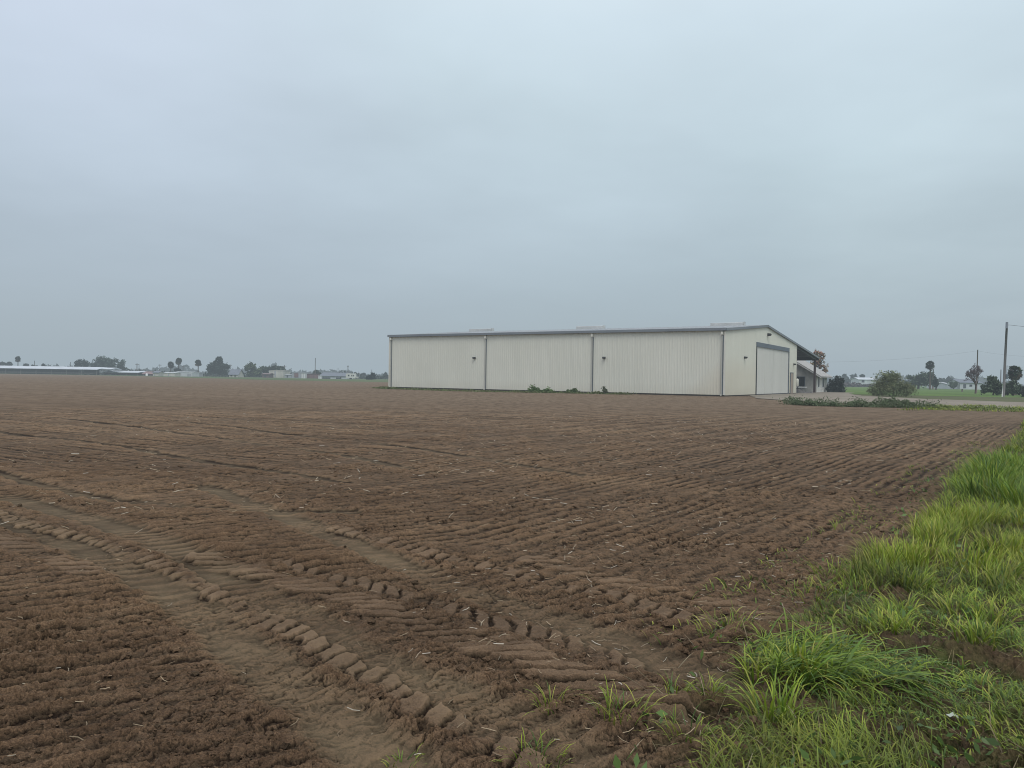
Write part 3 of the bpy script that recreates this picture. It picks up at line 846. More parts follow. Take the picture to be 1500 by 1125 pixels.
def clods():
    import bmesh
    bm = bmesh.new(); bmesh.ops.create_icosphere(bm, subdivisions=2, radius=1)
    bv = np.array([v.co[:] for v in bm.verts]); bf = np.array([[v.index for v in f.verts] for f in bm.faces]); bm.free()
    n = 9000
    r = np.exp(RNG.uniform(np.log(2.8), np.log(16), n)); th = RNG.uniform(-0.68, 0.68, n)
    x, y = r * np.sin(th), r * np.cos(th)
    h, lane, lug, verge = soil(x, y, 0.0026 * r)
    k = (lane < 0.25) & (lug < 0.2) & (verge < 0.7) & (fbm(x * 0.8, y * 0.8, 601, 2) + 0.4 * RNG.normal(0, 1, n) > -0.05)
    x, y, h = x[k], y[k], h[k]; n = len(x)
    sz = 0.006 + 0.018 * RNG.random(n) ** 4
    V = np.zeros((n, len(bv), 3), np.float32)
    for i in range(n):
        q = bv * (1 + 0.75 * fbm(bv[:, 0] * 1.3 + i * 3.1, bv[:, 1] * 1.3 + bv[:, 2] * 1.7, 610, 2))[:, None]
        a = random.uniform(0, 6.28); ca, sa = math.cos(a), math.sin(a)
        q = q * np.array((1.25, 0.95, 0.7)); q = np.column_stack([q[:, 0] * ca - q[:, 1] * sa, q[:, 0] * sa + q[:, 1] * ca, q[:, 2]])
        V[i] = q * sz[i] + np.array((x[i], y[i], h[i] + sz[i] * 0.25))
    Fq = (np.arange(n) * len(bv))[:, None, None] + bf[None]
    m = bpy.data.materials['tilled_soil']
    C = np.zeros((n * len(bv), 3), np.float32); C[:, 1] = np.repeat(RNG.uniform(0, 0.5, n), len(bv)); C = np.column_stack([C, np.repeat(RNG.uniform(0.3, 0.75, n), len(bv))])
    o = np_mesh('soil_clods', V.reshape(-1, 3), Fq.reshape(-1, 3), m, None, C, False)
    prop(o, 'loose crumbs and clods of brown soil on the field', 'soil', None, 'stuff')


clods()

# a pale scrap lying in the grass
m = MB()
c0 = Vector((1.96, 3.36, float(ground_z(1.96, 3.36)[0]) + 0.06))
pts = []
for k in range(9):
    a = 2 * math.pi * k / 9; r = 0.03 * random.uniform(0.55, 1.2)
    pts.append(c0 + Vector((r * math.cos(a), r * math.sin(a) * 0.8, random.uniform(-0.015, 0.02))))
for k in range(9): m.poly([c0 + Vector((0, 0, 0.012)), pts[k], pts[(k + 1) % 9]])
o = m.build('litter_scrap', weathered('pale_scrap', (0.34, 0.38, 0.32), 0.6, 0.1, 20))
prop(o, 'crumpled pale scrap lying in the grass at the bottom of the verge', 'litter')

# ------------------------------------------------------------------ the metal warehouse
YAW = math.radians(58.19456)
WL, WW, WH, RISE = 45.5, 34.85, 7.0, 1.494      # local x runs along the gable end, local y along the long wall
SL = RISE / (WW / 2)
CAN = 51.3                                       # outer edge of the open side canopy
wh = empty('metal_warehouse', 'long cream ribbed metal warehouse with a big pale door in its gable end', 'warehouse', (22.053, 79.914, 0), YAW)


def wall_mat():
    m, nt, b = new_mat('cream_ribbed_metal')
    oc = objcoord(nt, (1, 1, 1))
    st = noise(nt, 2.2, 4, 0.6, objcoord(nt, (1, 1, 0.05)))
    bl = noise(nt, 0.22, 3, 0.5, oc)
    c = ramp(nt, [(0.3, (0.635, 0.64, 0.55)), (0.7, (0.685, 0.69, 0.60))], mth(nt, 'ADD', mth(nt, 'MULTIPLY', st, 0.35), mth(nt, 'MULTIPLY', bl, 0.65)))
    sx = nt.nodes.new('ShaderNodeSeparateXYZ'); nt.links.new(oc, sx.inputs[0])
    mud = nt.nodes.new('ShaderNodeMapRange'); mud.inputs[1].default_value = 1.7; mud.inputs[2].default_value = 0.0
    nt.links.new(mth(nt, 'ADD', sx.outputs[2], mth(nt, 'MULTIPLY', noise(nt, 0.8, 4, 0.6, oc), 0.8)), mud.inputs[0])
    c = mixc(nt, c, (0.40, 0.355, 0.27), mth(nt, 'MULTIPLY', mud.outputs[0], 0.24))
    stn = nt.nodes.new('ShaderNodeMapRange'); stn.inputs[1].default_value = 5.0; stn.inputs[2].default_value = 2.5
    nt.links.new(mth(nt, 'ADD', sx.outputs[1], mth(nt, 'MULTIPLY', sx.outputs[2], 1.1)), stn.inputs[0])
    c = mixc(nt, c, (0.56, 0.49, 0.36), mth(nt, 'MULTIPLY', stn.outputs[0], 0.35))
    # individual sheets differ a little
    sh = nt.nodes.new('ShaderNodeTexWhiteNoise'); sh.noise_dimensions = '2D'
    vm = nt.nodes.new('ShaderNodeCombineXYZ')
    nt.links.new(mth(nt, 'FLOOR', mth(nt, 'MULTIPLY', sx.outputs[0], 1.094)), vm.inputs[0]); nt.links.new(mth(nt, 'FLOOR', mth(nt, 'MULTIPLY', sx.outputs[1], 1.094)), vm.inputs[1])
    nt.links.new(vm.outputs[0], sh.inputs['Vector'])
    c = mixc(nt, c, (0.90, 0.90, 0.90), mth(nt, 'MULTIPLY', sh.outputs['Value'], 0.35), 'MULTIPLY')
    nt.links.new(c, b.inputs['Base Color'])
    b.inputs['Roughness'].default_value = 0.5; b.inputs['Specular IOR Level'].default_value = 0.3
    return m


MAT_WALL = wall_mat()
MAT_TRIM = weathered('grey_trim', (0.125, 0.15, 0.175), 0.55, 0.12, 0.5, stretch=(0.3, 0.3, 0.3))
MAT_EAVE = weathered('eave_trim', (0.19, 0.215, 0.235), 0.55, 0.12, 0.5, stretch=(0.3, 0.3, 0.3))
MAT_ROOF = weathered('galvalume_roof', (0.44, 0.46, 0.475), 0.5, 0.1, 0.4, metal=0.0, stretch=(1, 0.2, 1))
MAT_CREAM = weathered('cream_trim', (0.66, 0.65, 0.57), 0.5, 0.08)
MAT_PALEDOOR = weathered('pale_grey_door', (0.64, 0.635, 0.58), 0.5, 0.05, 0.25, stretch=(1, 1, 0.2))
MAT_SPOUT = weathered('spout_metal', (0.46, 0.46, 0.41), 0.55, 0.1)
MAT_VENT = weathered('vent_metal', (0.47, 0.485, 0.47), 0.55, 0.12)
MAT_TAN = weathered('tan_door', (0.36, 0.29, 0.23), 0.6, 0.12)
MAT_CONCRETE = weathered('concrete', (0.30, 0.29, 0.27), 0.9, 0.2, 0.8, stretch=(1, 1, 1))
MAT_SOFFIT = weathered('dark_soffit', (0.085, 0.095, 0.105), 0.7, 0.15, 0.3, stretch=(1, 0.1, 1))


def roof_z(x):
    return WH + RISE - SL * abs(x - WW / 2)


def ribbed(m, a, b, zlo, zhi, put, pitch=0.305, depth=0.026):
    """ribbed sheet from a to b along the wall; put(s, out, z) gives the vertex; zlo/zhi functions of s"""
    prof = []
    s = a
    while s < b - 1e-6:
        for ds, o in ((0.0, 0), (0.10, 0), (0.13, depth), (0.175, depth), (0.205, 0)):
            if s + ds <= b: prof.append((s + ds, o))
        s += pitch
    prof.append((b, 0))
    if a < WW / 2 < b and put(0, 0, 0)[1] == put(1, 0, 0)[1]: prof.append((WW / 2, 0)); prof.sort()
    n = len(m.v)
    for s, o in prof: m.v += [put(s, o, zlo(s)), put(s, o, zhi(s))]
    for i in range(len(prof) - 1):
        m.f.append((n + 2 * i, n + 2 * i + 2, n + 2 * i + 3, n + 2 * i + 1)); m.smooth.append(False)


D0, D1, DH = 12.6, 29.9, 6.28      # the big door
m = MB(); ribbed(m, 0, WL, lambda s: 0.16, lambda s: WH + 0.05, lambda s, o, z: (-o, s, z)); m.build('wall', MAT_WALL, wh)
m = MB()
ribbed(m, 0, D0, lambda s: 0.12, lambda s: roof_z(s), lambda s, o, z: (s, -o, z))
ribbed(m, D0, D1, lambda s: DH, lambda s: roof_z(s), lambda s, o, z: (s, -o, z))
ribbed(m, D1, WW, lambda s: 0.12, lambda s: roof_z(s), lambda s, o, z: (s, -o, z))
m.build('wall', MAT_WALL, wh)
m = MB(); ribbed(m, 0, WL, lambda s: 0.1, lambda s: WH, lambda s, o, z: (WW + o, s, z)); m.build('wall', MAT_WALL, wh)
m = MB(); ribbed(m, 0, WW, lambda s: 0.1, lambda s: roof_z(s), lambda s, o, z: (s, WL + o, z)); m.build('wall', MAT_WALL, wh)
# footing under the walls, a dark line along the base
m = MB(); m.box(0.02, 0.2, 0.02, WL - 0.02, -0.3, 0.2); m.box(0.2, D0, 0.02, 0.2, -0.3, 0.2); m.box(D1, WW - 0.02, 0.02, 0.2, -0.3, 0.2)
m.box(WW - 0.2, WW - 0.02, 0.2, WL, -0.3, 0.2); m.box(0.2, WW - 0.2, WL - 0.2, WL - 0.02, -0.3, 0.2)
m.build('footing', weathered('dark_footing', (0.055, 0.05, 0.045), 0.9, 0.2), wh)
# roof: two slopes, the far one carried on over the side canopy
T = 0.1
m = MB()
prof = [(-0.12, roof_z(-0.12) + 0.02), (WW / 2, roof_z(WW / 2) + 0.02), (CAN, roof_z(CAN) + 0.02), (CAN, roof_z(CAN) + T), (WW / 2, roof_z(WW / 2) + T), (-0.12, roof_z(-0.12) + T)]
m.prism(prof, 'y', -0.1, WL + 0.1)
m.build('roof', MAT_ROOF, wh)
m = MB()   # seams of the roof sheets
for k in range(0, 75):
    yy = 0.3 + k * 0.61
    m.prism([(-0.1, roof_z(-0.1) + T), (WW / 2, roof_z(WW / 2) + T), (CAN - 0.02, roof_z(CAN) + T), (CAN - 0.02, roof_z(CAN) + T + 0.045), (WW / 2, roof_z(WW / 2) + T + 0.045), (-0.1, roof_z(-0.1) + T + 0.045)], 'y', yy, yy + 0.04)
m.build('roof_seam', MAT_ROOF, wh)
# gutter along the near eave
m = MB()
m.prism([(-0.30, WH - 0.14), (-0.05, WH - 0.14), (-0.05, WH + 0.02), (-0.125, WH + 0.02), (-0.125, WH + 0.14), (-0.30, WH + 0.14)], 'y', -0.14, WL + 0.14)
m.build('gutter', MAT_EAVE, wh)
# rake trim on the gable
m = MB()
def rk(x0, x1, y0, y1, dz0, dz1):
    m.prism([(x0, roof_z(x0) + dz0), (x1, roof_z(x1) + dz0), (x1, roof_z(x1) + dz1), (x0, roof_z(x0) + dz1)], 'y', y0, y1)
rk(-0.1, WW / 2, -0.19, -0.103, -0.15, T + 0.02); rk(WW / 2, CAN + 0.02, -0.19, -0.103, -0.15, T + 0.02)
m.build('rake_trim', MAT_EAVE, wh)
# corner trims
for x0, y0 in ((-0.05, -0.05), (WW - 0.1, -0.05), (-0.05, WL - 0.1)):
    MB().box(x0, x0 + 0.16, y0, y0 + 0.16, 0.16, WH - 0.16).build('corner_trim', MAT_CREAM, wh)
# downspouts with a white outlet at top
for yy in (0.28, 15.2, 29.85, WL - 0.35):
    m = MB().box(-0.17, -0.06, yy - 0.045, yy + 0.045, 0.2, WH - 0.5)
    m.prism([(-0.19, WH - 0.5), (-0.06, WH - 0.5), (-0.09, WH - 0.145), (-0.25, WH - 0.145)], 'y', yy - 0.06, yy + 0.06)
    m.prism([(-0.19, 0.2), (-0.06, 0.2), (-0.3, 0.04), (-0.38, 0.12)], 'y', yy - 0.06, yy + 0.06)
    d = m.build('downspout', MAT_SPOUT, wh)
    MB().box(-0.27, -0.045, yy - 0.11, yy + 0.11, WH - 0.56, WH - 0.3).build('outlet_box', MAT_CREAM, d)
    m = MB().box(-0.057, -0.05, yy - 0.16, yy - 0.05, 0.2, WH - 0.62)
    m.build('dark_seam', MAT_TRIM, d)  # dark strip on the wall along one side of the spout
# ridge vents
for y0, y1 in ((2.8, 6.9), (22.0, 26.0), (40.4, 44.3)):
    zr = roof_z(WW / 2) + T + 0.05
    m = MB()
    m.prism([(WW / 2 - 0.5, zr - 0.1), (WW / 2 + 0.5, zr - 0.1), (WW / 2 + 0.5, zr + 0.31), (WW / 2 + 0.12, zr + 0.37), (WW / 2 - 0.12, zr + 0.37), (WW / 2 - 0.5, zr + 0.31)], 'y', y0, y1)
    v = m.build('ridge_vent', MAT_VENT, wh)
    MB().box(WW / 2 - 0.3, WW / 2 + 0.3, y0 - 0.12, y0 - 0.002, zr - 0.05, zr + 0.42).build('end_cap', MAT_VENT, v)
# big door: leaf, dark header and jambs
m = MB(); m.box(D0 + 0.12, D1 - 0.1, 0.02, 0.12, 0.14, DH - 0.52)
for k in range(1, 4):
    x = D0 + k * (D1 - D0) / 4
    m.box(x - 0.03, x + 0.03, 0.0, 0.017, 0.16, DH - 0.522)
for k in range(1, 40):
    x = D0 + 0.12 + k * 0.43
    if x < D1 - 0.15: m.box(x - 0.012, x + 0.012, 0.008, 0.0195, 0.17, DH - 0.523)
door = m.build('sliding_door', MAT_PALEDOOR, wh)
MB().box(D0, D1, -0.10, 0.16, DH - 0.52, DH).build('door_header', MAT_TRIM, door)
MB().box(D0, D0 + 0.12, -0.10, 0.16, 0.0, DH - 0.52).build('door_jamb', MAT_DARK, door)
MB().box(D1 - 0.1, D1, -0.10, 0.16, 0.0, DH - 0.52).build('door_jamb', MAT_TRIM, door)
MB().box(D0 + 0.12, D1 - 0.1, -0.02, 0.14, -0.1, 0.135).build('door_sill', MAT_DARK, door)
# small tan personnel door
m = MB().box(30.95, 32.55, -0.09, -0.04, 0.08, 2.85)
pd = m.build('personnel_door', MAT_TAN, wh)
m = MB(); m.box(30.83, 30.95, -0.10, -0.04, 0.08, 2.97); m.box(32.55, 32.67, -0.10, -0.04, 0.08, 2.97); m.box(30.95, 32.55, -0.10, -0.04, 2.85, 2.97)
m.build('door_frame', MAT_TRIM, pd)
m = MB(); m.tube([(32.3, -0.09, 1.1), (32.3, -0.16, 1.1), (32.15, -0.16, 1.1)], [0.02, 0.02, 0.02], 6); m.build('handle', MAT_DARK, pd)
# lamps on the walls
def lamp(x, y, z, nx, ny, s=1.0):
    tx, ty = -ny, nx
    m = MB()
    def Q(a, b, c): return (x + nx * a * s + tx * b * s, y + ny * a * s + ty * b * s, z + c * s)
    pr = [(0.0, 0.12), (0.30, 0.10), (0.36, -0.02), (0.28, -0.12), (0.0, -0.16)]
    n = len(m.v)
    for bb in (-0.16, 0.16):
        for a, c in pr: m.v.append(Q(a, bb, c))
    k = len(pr)
    for i in range(k):
        j = (i + 1) % k
        m.f.append((n + i, n + j, n + k + j, n + k + i)); m.smooth.append(False)
    m.f.append(tuple(range(n + k - 1, n - 1, -1))); m.smooth.append(False); m.f.append(tuple(range(n + k, n + 2 * k))); m.smooth.append(False)
    l = m.build('wall_lamp', MAT_DARK, wh)
    m = MB(); m.poly([Q(0.02, -0.12, -0.17), Q(0.27, -0.12, -0.135), Q(0.27, 0.12, -0.135), Q(0.02, 0.12, -0.17)]); m.build('lens', MAT_WHITE, l)
lamp(-0.037, 31.5, 4.05, -1, 0, 0.9)
lamp(-0.037, 13.67, 4.05, -1, 0, 0.9)
lamp(5.8 + 1.6, -0.037, 4.3, 0, -1, 0.9)
lamp(WW / 2 + 0.4, -0.037, 7.45, 0, -1, 1.25)
lamp(32.9, -0.037, 4.15, 0, -1, 0.9)
# the open canopy: posts, eave beam, purlins
for yy in (0.1, 9.2, 18.3, 27.4, 36.5, 45.3):
    m = MB().box(CAN - 1.55, CAN - 1.2, yy, yy + 0.3, -0.1, roof_z(CAN - 1.38) - 0.42)
    m.build('canopy_post', weathered('rusty_post', (0.075, 0.05, 0.05), 0.8, 0.2) if yy < 1 else bpy.data.materials['rusty_post'], wh)
    zz = [(WW + 0.05, roof_z(WW) - 0.42), (CAN - 0.9, roof_z(CAN - 0.9) - 0.42), (CAN - 0.9, roof_z(CAN - 0.9) - 0.1), (WW + 0.05, roof_z(WW) - 0.1)]
    MB().prism(zz, 'y', yy + 0.05, yy + 0.22).build('canopy_rafter', MAT_DARK, wh)
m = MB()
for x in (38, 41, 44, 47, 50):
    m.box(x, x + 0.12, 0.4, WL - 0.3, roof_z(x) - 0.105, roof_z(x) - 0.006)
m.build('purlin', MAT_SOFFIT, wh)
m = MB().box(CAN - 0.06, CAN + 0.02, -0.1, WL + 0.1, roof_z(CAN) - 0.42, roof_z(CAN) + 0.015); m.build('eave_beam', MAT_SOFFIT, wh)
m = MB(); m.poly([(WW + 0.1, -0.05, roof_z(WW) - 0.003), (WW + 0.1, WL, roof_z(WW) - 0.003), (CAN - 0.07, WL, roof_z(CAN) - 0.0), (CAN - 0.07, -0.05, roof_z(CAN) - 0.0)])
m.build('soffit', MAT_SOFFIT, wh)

# things standing by the warehouse
def at_wh(x, y): return wh.matrix_basis @ Vector((x, y, 0))
wh_m = Matrix.Translation(wh.location) @ Matrix.Rotation(YAW, 4, 'Z')
def LW(x, y, z=0): return wh_m @ Vector((x, y, z))

p = LW(35.15, -0.1)
t = empty('storage_tank', 'small white upright tank against the warehouse corner beside the tan door', 'tank', p, YAW)
MB().lathe([(0, 1.05), (0.15, 1.05), (0.21, 1.12), (0.21, 1.95), (0.17, 2.1), (0.0, 2.16)], 16).build('vessel', MAT_CREAM, t)
for a in range(3):
    q = a * 2.094
    MB().tube([(0.17 * math.cos(q), 0.17 * math.sin(q), 0), (0.14 * math.cos(q), 0.14 * math.sin(q), 1.1)], [0.025, 0.025], 6).build('leg', MAT_DARK, t)
p = LW(42.0, 1.2)
t = empty('rubble_heap', 'low grey heap of rubble with a pale plank under the open canopy', 'rubble heap', p, 0.05)
n = 24; V = []; Fq = []
g = 28
for i in range(g):
    for j in range(12):
        u = i / (g - 1) * 2 - 1; w = j / 11 * 2 - 1
        hgt = max(0, 1 - u * u) * max(0, 1 - w * w) * (0.75 + 0.35 * math.sin(5 * u + 2) + random.uniform(-0.2, 0.2)) + 0.0
        V.append((u * 2.6, w * 0.9, hgt * 0.85 - 0.05))
for i in range(g - 1):
    for j in range(11): Fq.append((i * 12 + j, (i + 1) * 12 + j, (i + 1) * 12 + j + 1, i * 12 + j + 1))
np_mesh('heap', np.array(V), np.array(Fq), weathered('grey_rubble', (0.13, 0.125, 0.12), 0.95, 0.35, 3, stretch=(1, 1, 1), bump=0.8), t, None, False)
MB().box(-1.5, 1.2, -0.55, -0.3, 0.86, 0.97).build('plank', MAT_WHITE, t)

# ------------------------------------------------------------------ the stucco house behind the canopy
HX, HY = 53.1, 0.5       # near corner in warehouse coordinates
hs = empty('stucco_house', 'pale stucco house with grey shingle gable roof behind the open canopy', 'house', LW(HX, HY), YAW)
HL, HG, HE, HR = 9.2, 11.0, 2.95, 6.35   # length along x, gable width along y, eave, ridge


def stucco():
    m, nt, b = new_mat('pale_stucco')
    br = nt.nodes.new('ShaderNodeTexBrick')
    for k, v in (('Scale', 1.0), ('Mortar Size', 0.012), ('Brick Width', 0.85), ('Row Height', 0.32)): br.inputs[k].default_value = v
    br.inputs['Color1'].default_value = (0.68, 0.67, 0.61, 1); br.inputs['Color2'].default_value = (0.48, 0.47, 0.44, 1); br.inputs['Mortar'].default_value = (0.25, 0.25, 0.24, 1)
    t = nt.nodes.new('ShaderNodeTexCoord'); mp = nt.nodes.new('ShaderNodeMapping'); mp.inputs['Rotation'].default_value = (math.pi / 2, 0, math.pi / 2)
    nt.links.new(t.outputs['Object'], mp.inputs[0]); nt.links.new(mp.outputs[0], br.inputs['Vector'])
    c = mixc(nt, br.outputs['Color'], (0.62, 0.61, 0.56), mth(nt, 'MULTIPLY', noise(nt, 1.2, 4, 0.6, objcoord(nt)), 0.9))
    nt.links.new(c, b.inputs['Base Color']); b.inputs['Roughness'].default_value = 0.9
    return m


MAT_STUCCO = stucco()
MAT_SHINGLE = weathered('grey_shingle', (0.36, 0.355, 0.34), 0.9, 0.15, 2.0, stretch=(0.6, 2, 1), spec=0.1)
m = MB()
m.prism([(0, -0.05), (HG, -0.05), (HG, HE), (HG / 2, HR - 0.1), (0, HE)], 'x', 0, HL)
m.build('wall', MAT_STUCCO, hs)
pit = (HR - HE) / (HG / 2)
ov = 0.75
m = MB()
m.prism([(-ov, HE - ov * pit), (HG / 2, HR), (HG / 2, HR + 0.2), (-ov, HE - ov * pit + 0.2)], 'x', -0.45, HL + 0.9)
m.prism([(HG / 2, HR), (HG + ov, HE - ov * pit), (HG + ov, HE - ov * pit + 0.2), (HG / 2, HR + 0.2)], 'x', -0.45, HL + 0.9)
m.build('roof', MAT_SHINGLE, hs)
m = MB()
m.prism([(-ov, HE - ov * pit - 0.12), (HG / 2, HR - 0.12), (HG / 2, HR - 0.004), (-ov, HE - ov * pit - 0.004)], 'x', -0.5, -0.4)
m.prism([(HG / 2, HR - 0.12), (HG + ov, HE - ov * pit - 0.12), (HG + ov, HE - ov * pit - 0.004), (HG / 2, HR - 0.004)], 'x', -0.5, -0.4)
m.build('barge_board', MAT_WHITE, hs)
m = MB().box(-0.05, 0.0 - 0.003, 1.9, 3.35, 0.85, 2.5); wn = m.build('window', MAT_DARKPANE, hs)
m = MB(); m.box(-0.08, -0.052, 1.78, 1.9, 0.75, 2.6); m.box(-0.08, -0.052, 3.35, 3.47, 0.75, 2.6); m.box(-0.08, -0.052, 1.9, 3.35, 2.5, 2.6); m.box(-0.08, -0.052, 1.9, 3.35, 0.75, 0.85); m.box(-0.075, -0.052, 2.58, 2.66, 0.85, 2.5)
m.build('frame', MAT_TRIM, wn)
for x0, x1 in ((1.0, 2.1), (4.9, 6.1)):
    wn = MB().box(x0, x1, -0.04, -0.003, 0.9, 2.65).build('window', MAT_DARKPANE, hs)
    m = MB(); m.box(x0 - 0.1, x0, -0.06, -0.003, 0.8, 2.75); m.box(x1, x1 + 0.1, -0.06, -0.003, 0.8, 2.75); m.box(x0, x1, -0.06, -0.003, 2.65, 2.75); m.box(x0, x1, -0.06, -0.003, 0.8, 0.9)
    m.build('frame', MAT_WHITE, wn)
MB().prism([(HL - 0.1, 0), (HL + 0.15, 0), (HL + 0.75, HE - 0.6), (HL + 0.5, HE - 0.6)], 'y', -0.55, -0.3).build('porch_post', MAT_DARK, hs)

# ------------------------------------------------------------------ trees
def crown_points(blobs, n, clumps=14, lumpy=0.34):
    """points through the volume of several ellipsoids, gathered in clumps; returns P, shade"""
    vol = np.array([b[3] * b[4] * b[5] for b in blobs]) ** 0.7
    per = np.maximum(1, (n * vol / vol.sum()).astype(int))
    P, S = [], []
    for (cx, cy, cz, rx, ry, rz), k in zip(blobs, per):
        d = RNG.normal(0, 1, (clumps, 3)); d /= np.linalg.norm(d, axis=1)[:, None]
        cc = d * (0.45 + 0.45 * RNG.random(clumps))[:, None]
        which = RNG.integers(0, clumps, k)
        q = cc[which] + RNG.normal(0, lumpy * 0.62, (k, 3))
        sh = (0.62 + 0.76 * RNG.random(clumps))[which]
        P.append(q * np.array((rx, ry, rz)) + np.array((cx, cy, cz))); S.append(sh)
    P = np.concatenate(P); S = np.concatenate(S)
    ok = P[:, 2] > 0.05
    return P[ok], S[ok]


def tree(name, label, cat, d, base_px, blobs_px, tint, n=1500, leaf=None, trunk_r=0.25, group=None, tint2=None, clumps=14, lumpy=0.34, limbs=True, depth=0.8, bark=None, trunk_top=None):
    """blobs_px: ellipses (px, py, rx, ry) as surveyed at distance d"""
    x = gx(base_px, d); k = mpp(d)
    t = empty(name, label, cat, (x, d, 0), 0, group)
    bl = []
    for px, py, rx, ry in blobs_px:
        c = W(px, py, d)
        bl.append((c.x - x, random.uniform(-0.2, 0.2) * rx * k, c.z, rx * k, rx * k * depth, ry * k))
    P, S = crown_points(bl, n, clumps, lumpy)
    sz = leaf if leaf else 1.5 * d / 769
    tn = np.tile(np.array(tint, float) * 1.4, (len(P), 1))
    if tint2 is not None:
        w = np.clip(0.5 + 1.2 * fbm(P[:, 0] / (bl[0][3]) * 1.3 + 7, P[:, 2] / bl[0][5] * 1.3, 701, 2), 0, 1)[:, None]
        tn = tn * (1 - w) + np.array(tint2) * 1.4 * w
    m = MB()
    top = max(b[2] for b in bl) if trunk_top is None else trunk_top
    m.tube([(0, 0, -0.2), (0.03 * top, 0, top * 0.3), (0, 0.02 * top, top * 0.7), (0.02, 0, top)], [trunk_r * 1.25, trunk_r, trunk_r * 0.75, trunk_r * 0.35], 8)
    if limbs:
        for b in bl:
            for q in range(5):
                a = random.uniform(0, 6.28)
                e = Vector((b[0] + 0.75 * b[3] * math.cos(a), b[1] + 0.75 * b[4] * math.sin(a), b[2] + b[5] * random.uniform(-0.2, 0.8)))
                z0 = min(top * random.uniform(0.25, 0.8), max(0.3, e.z * 0.8))
                s0 = Vector((0, 0, z0))
                m.tube([s0, s0.lerp(e, 0.5) + Vector((0, 0, 0.08 * (e - s0).length)), e], [trunk_r * 0.45, trunk_r * 0.28, trunk_r * 0.08], 5)
    m.build('trunk', bark or MAT_BARK, t)
    leaf_faces('crown', P, sz, tn, S, t)
    return t


DKG = (0.030, 0.045, 0.030)
MDG = (0.048, 0.070, 0.038)

# behind and beside the house
tree('autumn_tree', 'autumn tree with russet and orange leaves rising behind the house roof', 'tree', 150, 1194,
     [(1182, 540, 12, 10), (1196, 534, 12, 12), (1202, 522, 8, 9), (1208, 540, 7, 8), (1196, 518, 6, 6)], (0.24, 0.135, 0.10), 2200, 0.22, 0.2, None, (0.16, 0.13, 0.07), 26, 0.24)
tree('shrub', 'dark evergreen shrub crowded against the right end of the stucco house', 'shrub', 131, 1224,
     [(1225, 566, 10, 12), (1229, 560, 8, 10), (1218, 570, 7, 9), (1233, 570, 6, 8)], (0.028, 0.036, 0.032), 2600, 0.26, 0.12, None, None, 18, 0.3, False)
tree('shrub', 'wide olive green shrub with thin upper twigs beyond the dirt road', 'shrub', 96.5, 1308,
     [(1306, 568, 31, 14), (1300, 558, 22, 14), (1328, 571, 15, 11), (1283, 573, 13, 10), (1304, 550, 15, 8)], (0.135, 0.145, 0.080), 6200, 0.14, 0.05, None, (0.11, 0.13, 0.07), 90, 0.25, True)
# hazy row of pointed trees
for px, d, bl, lab in (
    (1238, 520, [(1238, 557, 5.5, 6), (1237, 552, 3, 4)], 'rounded hazy tree nearest the house in the far tree line'),
    (1248, 560, [(1248, 557, 3, 7), (1248, 551, 1.6, 4)], 'slim pointed hazy tree in the middle of the far tree line'),
    (1253, 560, [(1253, 557, 3, 7), (1253, 551, 1.6, 4)], 'slim pointed hazy tree nearest the far white roofed barn'),
    (1263, 500, [(1263.5, 552, 3.2, 2.4)], 'small dark hazy tree standing up behind the far white roofed barn')):
    tree('far_tree', lab, 'tree', d, px, bl, (0.03, 0.045, 0.04), 700, None, 0.3, 'hazy far trees right of the house', None, 10, 0.3, False)
# green trees right
tree('leafy_tree', 'broad green tree mass with the palm standing at its right end', 'tree', 260, 1345,
     [(1338, 558, 10, 9), (1350, 555, 11, 11), (1361, 553, 9, 11), (1330, 562, 8, 5), (1369, 560, 5, 7)], (0.045, 0.068, 0.04), 3200, 0.5, 0.35, None, (0.06, 0.08, 0.05), 20, 0.3)
tree('leafy_tree', 'small dark round tree between the palm and the far white houses', 'tree', 240, 1371, [(1371, 558, 4, 6), (1369, 563, 4, 4)], (0.03, 0.045, 0.035), 700, 0.5, 0.2)
tree('far_tree', 'grey hazy tree above the left white house', 'tree', 480, 1380, [(1380, 557.5, 5, 4)], (0.035, 0.05, 0.04), 500, None, 0.3, 'hazy far trees right of the house')
tree('far_tree', 'grey hazy twin topped tree above the middle white house', 'tree', 480, 1391, [(1389, 557, 4, 4.5), (1395, 558, 5, 3.5)], (0.035, 0.05, 0.04), 600, None, 0.3, 'hazy far trees right of the house')
tree('far_tree', 'small green yard tree in front of the far white houses', 'tree', 300, 1397, [(1397, 563, 4.5, 5)], (0.05, 0.075, 0.04), 600, None, 0.2, 'hazy far trees right of the house')
tree('shrub', 'large dark green shrub left of the utility pole', 'shrub', 125, 1455, [(1455, 565, 13, 12), (1446, 570, 9, 8), (1463, 571, 8, 8), (1452, 556, 7, 6)], (0.055, 0.075, 0.045), 3000, 0.26, 0.12, None, (0.06, 0.08, 0.055), 22, 0.28)
tree('shrub', 'dark green shrub right of the utility pole below the short palm', 'shrub', 124, 1484, [(1484, 568, 11, 10), (1477, 573, 7, 6), (1491, 572, 8, 7)], (0.05, 0.068, 0.042), 2400, 0.26, 0.12, None, (0.055, 0.075, 0.05), 20, 0.28)
tree('shrub', 'dark drooping shrub cut off by the right border of the photo', 'shrub', 112, 1503, [(1502, 577, 6, 8), (1508, 572, 9, 9)], (0.03, 0.035, 0.032), 1200, 0.22, 0.1)


